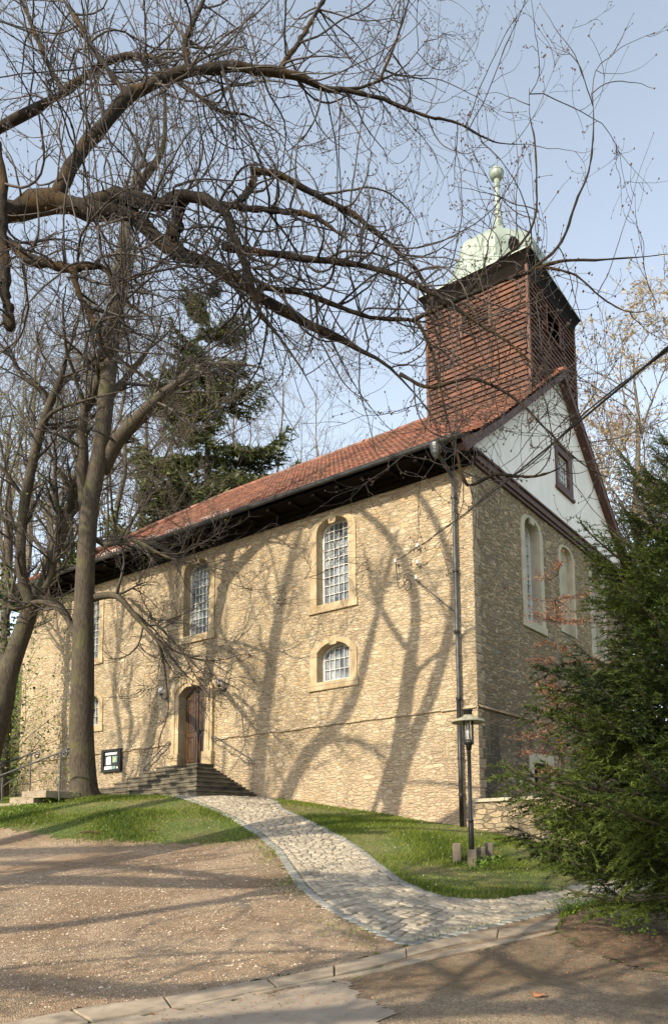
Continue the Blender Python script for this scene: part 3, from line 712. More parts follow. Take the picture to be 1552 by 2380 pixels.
# board moulding under the gable and cornice under the eaves
cn = MB()
for (a, b, d0, d1) in ((9.50, 9.60, -.08, .02), (9.60, 9.78, -.14, .02), (9.78, 9.84, -.20, .02)):
    cn.box((.0, a, d0), (WW, b, d1), GA)
cn.build('gable_cornice', M_redwood, church, bevel=.006)
ev = MB()
for (z0, z1, y0, y1) in ((9.42, 9.52, -.16, .02), (9.52, 9.60, -.34, .02), (9.60, 9.68, -.88, .02)):
    ev.box((-WL - .9, y0, z0), (.15 if y0 > -.5 else .30, y1, z1))
    ev.box((-WL - .9 - 0, 0.03, z0), (-WL + .0, WW, z1))
    ev.box((-WL - .9, WW - .02, z0), (.15, WW - y0, z1))
for i in range(24): x = -WL + .3 + i * .88; ev.box((x, -.84, 9.50), (x + .12, -.30, 9.598))
ev.build('eaves_cornice', M_wood, church, bevel=.008)
# gutter, downpipe
gt = MB(); th = np.linspace(math.pi, 2 * math.pi, 9); prf = [(-.97 + .085 * math.cos(t), 9.76 + .085 * math.sin(t)) for t in th] + [(-.97 + .075 * math.cos(t), 9.76 + .075 * math.sin(t)) for t in th[::-1]]
n = len(prf); V = np.array([(x, y, z) for x in (XE, .33) for y, z in prf]); i = np.arange(n); j = (i + 1) % n
gt.add(V, [np.stack([i, j, j + n, i + n], 1), i[None], (i + n)[None]])
gt.tubes(np.array([[(XE, -1.058, 9.765), (.33, -1.058, 9.765)]]), np.full((1, 2), .014), 8)
gt.build('gutter', M_metal, church)
dp = MB(); X_ = -.46
dp.tubes(np.array([[(X_, -.97, 9.70), (X_, -.96, 9.55), (X_ + .0, -.55, 9.35), (X_, -.20, 9.18), (X_, -.14, 9.05), (X_, -.13, 6), (X_, -.13, 3.2)]]), np.full((1, 7), .052), 14)
dpo = dp.build('downpipe', M_metal, church, smooth=True)
MB().tubes(np.array([[(X_, -.145, 3.25), (X_, -.145, 1.4), (X_, -.145, .0)]]), np.full((1, 3), .058), 14, True).build('standpipe', M_iron, dpo, smooth=True)
for z in (8.6, 6.62, 5.0, 3.28, 1.75, .85):
    cl = MB(); cl.lathe([(.05, z - .03), (.078, z - .03), (.078, z + .03), (.05, z + .03)], (X_, -.135, 0), 16); cl.box((X_ - .012, -.10, z - .015), (X_ + .012, .02, z + .015))
    cl.build('pipe_clamp', M_iron, dpo)
hp = MB().lathe([(.06, 9.35), (.12, 9.45), (.16, 9.62), (.16, 9.70)], (X_, -.95, 0), 12); hp.build('hopper', M_metal, dpo)
# snow guards
for a, b in ((-15.2, -14.1), (-13.4, -12.9), (-12.5, -11.9), (-11.5, -10.9), (-10.5, -10.1), (-9.8, -8.5)):
    y, z = prof(.55); sg = MB()
    for h in (.02, .16): sg.tubes(np.array([[(a, y, z + .06 + h), (b, y, z + .06 + h)]]), np.full((1, 2), .011), 5)
    for x in np.arange(a, b + .01, (b - a) / max(2, round((b - a) / .16))): sg.tubes(np.array([[(x, y, z), (x, y, z + .24)]]), np.full((1, 2), .010), 4)
    sg.build('snow_guard', M_white, ro)

# tower -------------------------------------------------------------------------
TX, TY, TR, TB, TT = -1.93, RY, 1.88, 12.6, 17.85
tow = MB(); nb_ = 30; ph_ = (TT - TB) / nb_
for side in range(4):
    ca, sa = math.cos(side * math.pi / 2), math.sin(side * math.pi / 2)
    for k in range(nb_):
        z0 = TB + k * ph_; t_ = rng.uniform(0, 1); j = rng.normal() * .004
        V = [(-TR, -TR - .062 - j, z0 - .012), (TR, -TR - .062 - j, z0 - .012), (TR, -TR - .002, z0 + ph_ + .004), (-TR, -TR - .002, z0 + ph_ + .004), (-TR, -TR - .018, z0 - .012), (TR, -TR - .018, z0 - .012)]
        if side in (0, 1) and 16.35 < z0 < 17.15:
            pieces = [(-TR, -.55), (.55, TR)]
        else: pieces = [(-TR, -.02 + rng.normal() * .6), None]
        if pieces[1] is None: c = max(-1.2, min(1.2, pieces[0][1])); pieces = [(-TR, c - .004), (c + .004, TR)]
        for a, b in pieces:
            W_ = np.array([(a if v[0] < 0 else b, v[1], v[2]) for v in V]); R_ = np.stack([W_[:, 0] * ca - W_[:, 1] * sa + TX, W_[:, 0] * sa + W_[:, 1] * ca + TY, W_[:, 2]], 1)
            tow.add(R_, [np.array([[0, 1, 2, 3], [4, 5, 1, 0]])], np.clip(t_ + rng.normal() * .12, 0, 1))
tower = tow.build('bell_tower', M_board, church)
for sx in (-1, 1):
    for sy in (-1, 1): MB().box((TX + sx * TR - .05 + sx * .025, TY + sy * TR - .05 + sy * .025, TB), (TX + sx * TR + .05 + sx * .025, TY + sy * TR + .05 + sy * .025, TT)).build('corner_board', M_board, tower, bevel=.006)
MB().box((TX - TR + .12, TY - TR + .12, TB), (TX + TR - .12, TY + TR - .12, TT)).build('tower_core', M_dark, tower)
for side in (0, 1):
    lv = MB()
    ca, sa = math.cos(side * math.pi / 2), math.sin(side * math.pi / 2)
    Rf = lambda W: np.stack([W[:, 0] * ca - W[:, 1] * sa + TX, W[:, 0] * sa + W[:, 1] * ca + TY, W[:, 2]], 1)
    for k in range(9): lv.add(Rf(np.array([(-.5, -TR - .06, 16.36 + k * .105), (.5, -TR - .06, 16.36 + k * .105), (.5, -TR + .0, 16.47 + k * .105), (-.5, -TR + .0, 16.47 + k * .105)])), np.array([[0, 1, 2, 3]]), .15)
    for a in (-.58, .50): lv.box((a, -TR - .075, 16.32), (a + .08, -TR + .02, 17.32), Rf, .6)
    lv.box((-.62, -TR - .10, 16.26), (.62, -TR + .02, 16.34), Rf, .5)
    lv.build('louvred_sound_hatch', M_board, tower)
def sqloft(mb, prof_, n8=False, tint=.5):
    rows = []
    for r_, z, e in prof_:      # e: 0 square, 1 octagon ; 16 points round
        row = []
        for k in range(16):
            t = math.pi * k / 8
            sq = r_ / max(abs(math.cos(t)), abs(math.sin(t)))
            m = (t + math.pi / 8) % (math.pi / 4) - math.pi / 8     # octagon with flats on the axes
            oc = r_ / math.cos(m) if True else r_
            R_ = sq * (1 - e) + oc * e; row.append((TX + R_ * math.cos(t), TY + R_ * math.sin(t), z))
        rows.append(row)
    V = np.array(rows); idx = np.arange(V.shape[0] * 16).reshape(-1, 16); a = idx[:-1]; b = idx[1:]
    return mb.add(V.reshape(-1, 3), [np.stack([a, np.roll(a, -1, 1), np.roll(b, -1, 1), b], -1).reshape(-1, 4), idx[-1][None], idx[0][::-1][None]], tint)
sf = MB(); sqloft(sf, [(1.93, 17.62, 0), (1.94, 17.80, 0), (1.98, 18.0, 0), (2.07, 18.16, 0), (2.13, 18.24, 0)]); sf.build('tower_cornice', M_wood, tower)
dome = MB(); sqloft(dome, [(2.14, 18.235, 0), (2.14, 18.275, 0), (1.90, 18.52, .25), (1.74, 18.82, .7), (1.64, 19.1, 1), (1.60, 19.4, 1), (1.61, 19.65, 1), (1.56, 19.92, 1), (1.42, 20.17, 1), (1.12, 20.36, 1), (.74, 20.52, 1), (.46, 20.75, 1), (.29, 21.08, 1), (.19, 21.45, 1), (.13, 21.9, 1), (.095, 22.4, 1), (.075, 22.9, 1), (.075, 23.3, 1)])
dm_ = dome.build('copper_dome', M_copperroof, tower)
fb_ = MB(); fb_.lathe([(.02, 23.26)] + [(.26 * math.cos(a), 23.54 + .26 * math.sin(a)) for a in np.linspace(-1.35, 1.45, 16)] + [(.02, 23.81)], (TX, TY, 0), 24)
fb_.lathe([(.255, 23.56), (.275, 23.575), (.275, 23.60), (.255, 23.615)], (TX, TY, 0), 24); fb_.lathe([(.07, 22.98), (.105, 23.0), (.105, 23.32), (.07, 23.34)], (TX, TY, 0), 16)
fb_.build('finial_ball', M_copperroof, tower, smooth=True)
ov = MB(); th = np.linspace(0, 2 * math.pi, 20)[:-1]
ov.add([(TX - .0 + .19 * math.cos(t), TY - 1.66, 19.42 + .28 * math.sin(t)) for t in th] + [(TX + .17 * math.cos(t), TY - 1.4, 19.4 + .25 * math.sin(t)) for t in th], [np.arange(19)[None], np.stack([np.arange(19), (np.arange(19) + 1) % 19, (np.arange(19) + 1) % 19 + 19, np.arange(19) + 19], 1)])
# rotate oval hatch to the diagonal face towards the viewer
V = ov.v[0]; a = math.radians(22); c_, s_ = math.cos(a), math.sin(a)
q = V - np.array([TX, TY, 0]); ov.v[0] = np.stack([q[:, 0] * math.cos(2 * a) - q[:, 1] * math.sin(2 * a) + TX, q[:, 0] * math.sin(2 * a) + q[:, 1] * math.cos(2 * a) + TY, q[:, 2]], 1)
ov.build('dome_hatch', M_wood, tower)

# ================================================================== things on and by the wall
steps = thing('door_steps', 'worn dark stone steps climbing from three sides to the oak church door', 'steps', (-10.65, -1.2, 1.1))
zt = 2.25; nst = 7; hs = (zt - 1.10) / nst
for k in range(nst):
    x0, x1, y0 = -13.62 + k * .325, -7.68 - k * .325, -2.30 + k * .275
    z1 = 1.10 + (k + 1) * hs; mb = MB()
    mb.box((x0 + .03, y0 + .03, z1 - hs - (.5 if k == 0 else .0)), (x1 - .03, -.004 if k else -.004, z1 - .055), None, .3)
    cuts = [x0] + sorted(x0 + (x1 - x0) * (np.array([.35, .68]) + rng.normal(size=2) * .04)) + [x1]
    for a, b in zip(cuts, cuts[1:]): mb.box((a + .003, y0 + rng.normal() * .004, z1 - .053), (b - .003, -.15 if k < nst - 1 else -.02, z1 + rng.normal() * .002), None, .6)
    o = mb.build('step', M_steps, steps, bevel=.012); o.matrix_parent_inverse = Matrix.Translation((10.65, 1.2, -1.1))

def scroll(c, r0, turns, start, plane='x', n=26, dirn=1):
    t = np.linspace(0, 1, n); a = start + dirn * turns * 2 * math.pi * t; r_ = r0 * (1 - .72 * t)
    return a, r_
def wall_rail(name, label, p, q, mirror):
    # p upper end, q lower end, in (x,z) ; distance from wall
    y = -.12; d = np.array(q) - np.array(p); L = np.linalg.norm(d); u = d / L; nn = np.array([-u[1], u[0]]);
    if nn[1] > 0: nn = -nn
    pt = lambda s_, o_: (p[0] + u[0] * s_ + nn[0] * o_, y, p[1] + u[1] * s_ + nn[1] * o_)
    root = thing(name, label, 'handrail', (p[0], y, p[1]), 'handrails beside the church door')
    loc = (p[0], y, p[1])
    def bld(mb, nm, m=M_railiron):
        o = mb.build(nm, m, root); o.matrix_parent_inverse = Matrix.Translation((-loc[0], -loc[1], -loc[2])); return o
    mb = MB(); 
    def curl(s0, side):
        t = np.linspace(0, 1, 22); a = t * 2 * math.pi * 1.15; r_ = .085 * (1 - .7 * t)
        return [pt(s0 + side * (r_[i] * math.sin(a[i])), .085 - r_[i] * math.cos(a[i])) for i in range(22)]
    A = np.array(curl(0, -1)[::-1] + [pt(s_, 0) for s_ in np.linspace(.05, L - .05, 12)] + curl(L, 1))
    mb.tubes(A[None], np.full((1, len(A)), .017), 7, True); bld(mb, 'handrail_bar')
    mb = MB(); s_ = np.linspace(0, 1, 60); o_ = .16 + .035 * np.sin(s_ * 5 * math.pi)
    B = np.array([pt(.12 + (L - .2) * a, b) for a, b in zip(s_, o_)]); mb.tubes(B[None], np.full((1, 60), .010), 6, True)
    for s0 in (.15, L * .5, L - .15):
        mb.tubes(np.array([[pt(s0, 0), pt(s0 + .02, .09), pt(s0, .17)]]), np.full((1, 3), .009), 5)
        for sd_ in (-1, 1):
            t = np.linspace(0, 1, 14); C_ = np.array([pt(s0 + sd_ * (.05 - .045 * math.cos(a * 5) * (1 - .6 * a)), .17 + .05 * math.sin(a * 5) * (1 - .6 * a)) for a in t]); mb.tubes(C_[None], np.full((1, 14), .008), 5)
    bld(mb, 'scrollwork')
    for s0 in (.25, L - .25):
        mb = MB(); a = np.array(pt(s0, 0)); mb.tubes(np.array([[a, a + np.array([0, .06, -.03]), a + np.array([0, .13, -.03])]]), np.full((1, 3), .010), 6); bld(mb, 'wall_bracket')
wall_rail('wall_handrail', 'sunlit wrought iron handrail sloping down to the right of the church door', (-9.50, 3.14), (-7.85, 2.28), False)
wall_rail('wall_handrail', 'thin wrought iron handrail sloping down to the left of the church door', (-11.70, 3.13), (-12.92, 2.32), True)

def sconce(x, z, label):
    loc = (x, -.25, z); root = thing('wall_lamp', label, 'wall lamp', loc, 'globe lamps beside the church door')
    def bld(mb, nm, m, sm=True):
        o = mb.build(nm, m, root, smooth=sm); o.matrix_parent_inverse = Matrix.Translation((-loc[0], -loc[1], -loc[2])); return o
    b = MB(); b.lathe([(.0, -.02), (.065, -.02), (.065, .02), (.0, .02)], (0, 0, 0), 16); b.v[-1] = np.stack([b.v[-1][:, 0] + x, b.v[-1][:, 2] - .02, b.v[-1][:, 1] + z - .22], 1)
    b.tubes(np.array([[(x, -.03, z - .22), (x, -.10, z - .27), (x, -.20, z - .26), (x, -.25, z - .20), (x, -.25, z - .13)]]), np.full((1, 5), .016), 8)
    b.lathe([(.03, -.17), (.06, -.155), (.065, -.10), (.05, -.095)], (x, -.25, z), 16); bld(b, 'bracket', M_iron, False)
    g = MB(); g.lathe([(.04, -.10)] + [(.115 * math.cos(a), .01 + .115 * math.sin(a)) for a in np.linspace(-1.15, 1.5, 14)], (x, -.25, z), 20); g.lathe([(.036, -.10)] + [(.109 * math.cos(a), .01 + .109 * math.sin(a)) for a in np.linspace(-1.15, 1.5, 14)], (x, -.25, z), 20); bld(g, 'glass_globe', M_globe)
    g = MB(); g.lathe([(.012, -.10), (.012, -.03), (.03, .0), (.03, .03), (.01, .05)], (x, -.25, z), 10); bld(g, 'bulb', M_porc)
sconce(-11.93, 4.86, 'clear globe lamp on black bracket left of the door arch')
sconce(-9.13, 4.80, 'clear globe lamp on black bracket right of the door arch')

def place(o, loc):
    o.matrix_parent_inverse = Matrix.Translation((-loc[0], -loc[1], -loc[2])); return o
loc = (-14.82, -.08, 2.73)
nbd = thing('notice_board', 'black framed glazed notice case with papers on wall left of steps', 'notice board', loc)
place(MB().ring([(-15.36, 2.33), (-14.27, 2.33), (-14.27, 3.14), (-15.36, 3.14)], [(-15.24, 2.42), (-14.39, 2.42), (-14.39, 3.06), (-15.24, 3.06)], -.11, -.005, FR).build('case_frame', M_iron, nbd, bevel=.008), loc)
place(MB().box((-15.25, 2.41, -.055), (-14.38, 3.07, -.006), FR).build('backing', M_pane, nbd), loc)
for a0, a1, b0, b1, m, nm in ((-15.18, -14.52, 2.94, 3.02, M_paper, 'title_strip'), (-15.13, -14.86, 2.60, 2.88, M_paper, 'notice'), (-14.76, -14.50, 2.66, 2.88, M_paperb, 'leaflet'), (-15.22, -14.80, 2.43, 2.54, M_paper, 'notice'), (-14.76, -14.60, 2.43, 2.53, M_paperb, 'leaflet'), (-14.54, -14.44, 2.44, 2.50, M_paper, 'notice')):
    place(MB().box((a0, b0, -.062), (a1, b1, -.058), FR).build(nm, m, nbd), loc)

# power cable fittings on the wall
def insulator(x, z, label):
    loc = (x, -.14, z); root = thing('insulator', label, 'insulator', loc, 'porcelain insulators on the church wall')
    b = MB().tubes(np.array([[(x + .02, .02, z - .10), (x + .01, -.10, z - .11), (x, -.14, z - .07), (x, -.14, z)]]), np.full((1, 4), .010), 6); place(b.build('hook', M_iron, root), loc)
    p_ = MB().lathe([(.0, -.045), (.042, -.045), (.05, -.02), (.036, .0), (.045, .02), (.03, .05), (.028, .065), (.0, .075)], (x, -.14, z), 14); place(p_.build('insulator_body', M_porc, root, smooth=True), loc)
insulator(-2.34, 7.29, 'white insulator where the overhead power cable meets the church wall')
insulator(-1.62, 7.56, 'topmost of the three stacked insulators, just under the overhead cable')
insulator(-1.63, 7.10, 'middle one of the three stacked insulators on the church wall')
insulator(-1.68, 6.68, 'lowest of the three stacked insulators, above the slanting conduit')
cs = np.array([-2.31, -.16, 7.30]); ce = at(1552, 712, 5.2); ce2 = cs + (ce - cs) * 1.6
t = np.linspace(0, 1, 40); P = cs + (ce2 - cs) * t[:, None]; P[:, 2] -= .5 * 4 * t * (1 - t) * .6
P2 = P + np.array([.0, .0, .028]) * np.cos(np.arange(40) * 1.1)[:, None] + np.array([.02, .02, 0]) * np.sin(np.arange(40) * 1.1)[:, None]
mb = MB().tubes(P[None], np.full((1, 40), .010), 6).tubes(P2[None], np.full((1, 40), .007), 5)
tag(mb.build('overhead_cable', M_iron), 'twisted black overhead power cable running from the wall up past the gable', 'cable')
lp = [(-2.34, -.15, 7.24), (-2.33, -.10, 6.9), (-2.32, -.08, 6.62), (-2.26, -.09, 6.53), (-2.17, -.10, 6.55), (-2.06, -.10, 6.60)]
lc = [(-1.99 + .105 * math.cos(a), -.09 - .012 * math.sin(a * 3), 6.56 + .15 * math.sin(a)) for a in np.linspace(1.9, 1.9 - 2 * math.pi * 1.7, 34)]
lu = [(-2.11, -.09, 6.62), (-2.12, -.09, 6.76), (-2.07, -.09, 6.88), (-1.97, -.07, 6.87), (-1.88, -.05, 6.80)]
def crv(L, n=40):
    L = np.array(L, float); t = np.linspace(0, len(L) - 1, n); i = np.clip(t.astype(int), 0, len(L) - 2); f = (t - i)[:, None]
    g = lambda k: L[np.clip(k, 0, len(L) - 1)]
    p0, p1, p2, p3 = g(i - 1), g(i), g(i + 1), g(i + 2)
    return .5 * (2 * p1 + (p2 - p0) * f + (2 * p0 - 5 * p1 + 4 * p2 - p3) * f ** 2 + (3 * p1 - p0 - 3 * p2 + p3) * f ** 3)
mb = MB()
for L in (lp, lc, lu): c_ = crv(L); mb.tubes(c_[None], np.full((1, 40), .011), 6)
tag(mb.build('cable_loop', M_iron), 'black cable hanging in a coil on the wall below the insulators', 'cable')
mb = MB().tubes(crv([(-1.66, -.12, 6.60), (-1.5, -.05, 6.45), (-1.1, -.03, 6.06), (-.66, -.03, 5.66), (-.52, -.05, 5.55)])[None], np.full((1, 40), .014), 6)
tag(mb.build('conduit_pipe', M_railiron), 'thin conduit slanting across the wall from lowest insulator to downpipe', 'conduit')

# low wall by the cellar area
lw = MB(); lw.box((.015, -.30, -1.2), (3.4, .02, .62), None); 
low = thing('low_wall', 'low rubble retaining wall running out from the church corner behind the lamp', 'wall', (1.7, -.14, -.4))
place(lw.build('wall_body', M_low, low, bevel=.03), (1.7, -.14, -.4))
cp = MB(); x = .016
while x < 3.35:
    q = min(3.42, x + rng.uniform(.6, .95)); cp.box((x, -.35, .622), (q - .012, .04, .72 + rng.normal() * .008), None, rng.uniform(0, 1)); x = q
place(cp.build('coping', M_ashlarg, low, bevel=.015), (1.7, -.14, -.4))

# ================================================================== park lamp and posts
lb = hit(1099, 2008); lb = np.array([1.86, -3.7, 0.]); lb[2] = gz(lb[0], lb[1])
px, py, D_ = project(lb + np.array([0, 0, 0]))
lamp = thing('park_lamp', 'slim black park lamp with pale flat disc shade beside the concrete posts', 'street lamp', tuple(lb))
HL = 3.02
def L_(mb, nm, m, sm=True, bv=0): return place(mb.build(nm, m, lamp, smooth=sm, bevel=bv), tuple(lb))
c0 = tuple(lb)
L_(MB().lathe([(.055, -.1), (.055, .78), (.050, .82), (.058, .83), (.058, .86), (.040, .88), (.038, 2.14), (.045, 2.15), (.045, 2.19), (.03, 2.21)], c0, 16), 'pole', M_iron)
L_(MB().lathe([(.03, 2.20), (.052, 2.22), (.062, 2.31), (.10, 2.33), (.105, 2.40), (.06, 2.41)], c0, 18), 'collar', M_iron)
bars = MB()
for k in range(6):
    a = k * math.pi / 3 + .2; p = np.array([lb[0] + .096 * math.cos(a), lb[1] + .096 * math.sin(a), lb[2]]); bars.tubes(np.array([[p + (0, 0, 2.38), p + (0, 0, 2.80)]]), np.full((1, 2), .011), 6)
L_(bars, 'cage_bars', M_iron)
L_(MB().lathe([(.05, 2.40), (.052, 2.55), (.052, 2.78)], c0, 16), 'lamp_glass', M_globe)
L_(MB().lathe([(.018, 2.41), (.03, 2.45), (.018, 2.48), (.03, 2.52), (.018, 2.56), (.03, 2.60), (.018, 2.64), (.03, 2.68), (.018, 2.72), (.02, 2.78)], c0, 12), 'reflector', M_porc)
L_(MB().lathe([(.10, 2.815), (.30, 2.765), (.325, 2.75), (.33, 2.765), (.30, 2.80), (.115, 2.86), (.09, 2.90)], c0, 36), 'disc_shade', M_cream)
L_(MB().lathe([(.085, 2.85), (.085, 2.98), (.10, 2.985), (.10, 3.01), (.02, 3.02)], c0, 18), 'cap', M_iron)
def post(px_, py_, wpx, hpx, rot, label):
    p = hit(px_, py_); D_ = project(p)[2]; w_ = wpx * D_ / CP['f'] * .82; h = hpx * D_ / CP['f']
    c, s_ = math.cos(rot), math.sin(rot); mb = MB(); out = []
    hw = w_ / 2; ch = hw * .22
    for a, b in [(-hw, -hw + ch), (-hw + ch, -hw), (hw - ch, -hw), (hw, -hw + ch), (hw, hw - ch), (hw - ch, hw), (-hw + ch, hw), (-hw, hw - ch)]:
        out.append((a * c - b * s_, a * s_ + b * c))
    i = np.arange(8); j = (i + 1) % 8
    V = [(a, b, -.25) for a, b in out] + [(a, b, h - .02) for a, b in out] + [(a * .88, b * .88, h) for a, b in out]
    mb.add(np.array(V) + p, [np.stack([i, j, j + 8, i + 8], 1), np.stack([i + 8, j + 8, j + 16, i + 16], 1), (i + 16)[None]])
    tag(mb.build('concrete_post', M_conc, loc=tuple(p)), label, 'post', 'short concrete posts round the park lamp')
post(1062, 2003, 25, 44, .55, 'short concrete post standing clear to the left of the park lamp')
post(1097, 2012, 26, 38, .55, 'front concrete post hiding the foot of the park lamp')
post(1118, 2004, 25, 36, .55, 'middle concrete post right behind the front post')
post(1136, 2000, 25, 42, .55, 'rearmost concrete post at the right of the lamp group')
post(1085, 2007, 14, 6, .2, 'broken concrete stub low in the grass between two posts')

# ================================================================== vegetation tools
def unit(v): return v / (np.linalg.norm(v, axis=-1, keepdims=True) + 1e-9)
def grow(P0, D0, L, R0, K=8, wob=.25, g=0.0, gt=None, taper=.25, r=rng, curl=0.0):
    """N twigs of K points; g pull along z at start, gt pull at the tip"""
    n = len(P0); P = np.empty((n, K, 3)); P[:, 0] = P0; D = unit(np.asarray(D0, float)); L = np.broadcast_to(L, (n,)); st = (L / (K - 1))[:, None]
    bend = r.normal(size=(n, 3)) * curl
    for k in range(1, K):
        f = k / (K - 1.0); gg = g if gt is None else g + (gt - g) * f
        D = unit(D + r.normal(size=(n, 3)) * wob * .5 + bend / K + np.array([0, 0, gg]) / K)
        P[:, k] = P[:, k - 1] + D * st
    R = np.broadcast_to(R0, (n,))[:, None] * np.linspace(1, taper, K)[None]
    return P, R
def spawn(P, R, n, r=rng, ang=(.5, 1.2), lo=.25, hi=1.0, wt=None, up=0.0):
    """n children starting on parents"""
    N_, K = R.shape
    if wt is None: wt = np.linalg.norm(P[:, -1] - P[:, 0], axis=1)
    i = r.choice(N_, n, p=wt / wt.sum()); u = r.uniform(lo, hi, n) * (K - 1); k = np.minimum(u.astype(int), K - 2); f = (u - k)[:, None]
    p = P[i, k] * (1 - f) + P[i, k + 1] * f; t = unit(P[i, k + 1] - P[i, k]); q = r.normal(size=(n, 3)); q = unit(q - (q * t).sum(1, keepdims=True) * t); q[:, 2] += up; q = unit(q)
    a = r.uniform(ang[0], ang[1], n)[:, None]; rr = R[i, k] * (1 - f[:, 0]) + R[i, k + 1] * f[:, 0]
    return p, unit(t * np.cos(a) + q * np.sin(a)), rr
def blobs(mb, C_, s, tint, r=rng):
    """small octahedra"""
    n = len(C_); o = np.array([(1, 0, 0), (-1, 0, 0), (0, 1, 0), (0, -1, 0), (0, 0, 1.5), (0, 0, -1.5)], float)
    V = C_[:, None] + o[None] * np.broadcast_to(s, (n,))[:, None, None]
    F = np.array([(0, 2, 4), (2, 1, 4), (1, 3, 4), (3, 0, 4), (2, 0, 5), (1, 2, 5), (3, 1, 5), (0, 3, 5)])
    mb.add(V.reshape(-1, 3), (F[None] + (np.arange(n) * 6)[:, None, None]).reshape(-1, 3), np.repeat(np.broadcast_to(tint, (n,)), 6))
def leaves(mb, C_, s, tint, r=rng, flat=0.0, asp=.55):
    """diamond leaves: 4 verts folded"""
    n = len(C_); a = unit(r.normal(size=(n, 3)) * np.array([1, 1, 1 - flat])); b = r.normal(size=(n, 3)); b[:, 2] *= (1 - flat); b = unit(np.cross(a, np.cross(a, b) + 1e-6))
    s = np.broadcast_to(s, (n,))[:, None]
    V = np.stack([C_, C_ + a * s * .5 + b * s * asp * .5, C_ + a * s, C_ + a * s * .5 - b * s * asp * .5], 1)
    mb.add(V.reshape(-1, 3), np.arange(n * 4).reshape(n, 4), np.repeat(np.broadcast_to(tint, (n,)), 4))
def limb(px_list, K=30, dep=None, stub=False):
    """px_list of (px,py,width_px,depth) -> smooth 3-D line and radii"""
    P = []; R = []
    for q in px_list:
        P.append(at(q[0], q[1], q[3])); R.append(q[2] * q[3] / CP['f'] * .55)
    P = crv(P, K); R = crv(np.array(R)[:, None], K)[:, 0]
    if not stub: R = R * np.interp(np.linspace(0, 1, K), [0, .7, 1], [1, 1, .22])
    return P, np.maximum(R, .003)

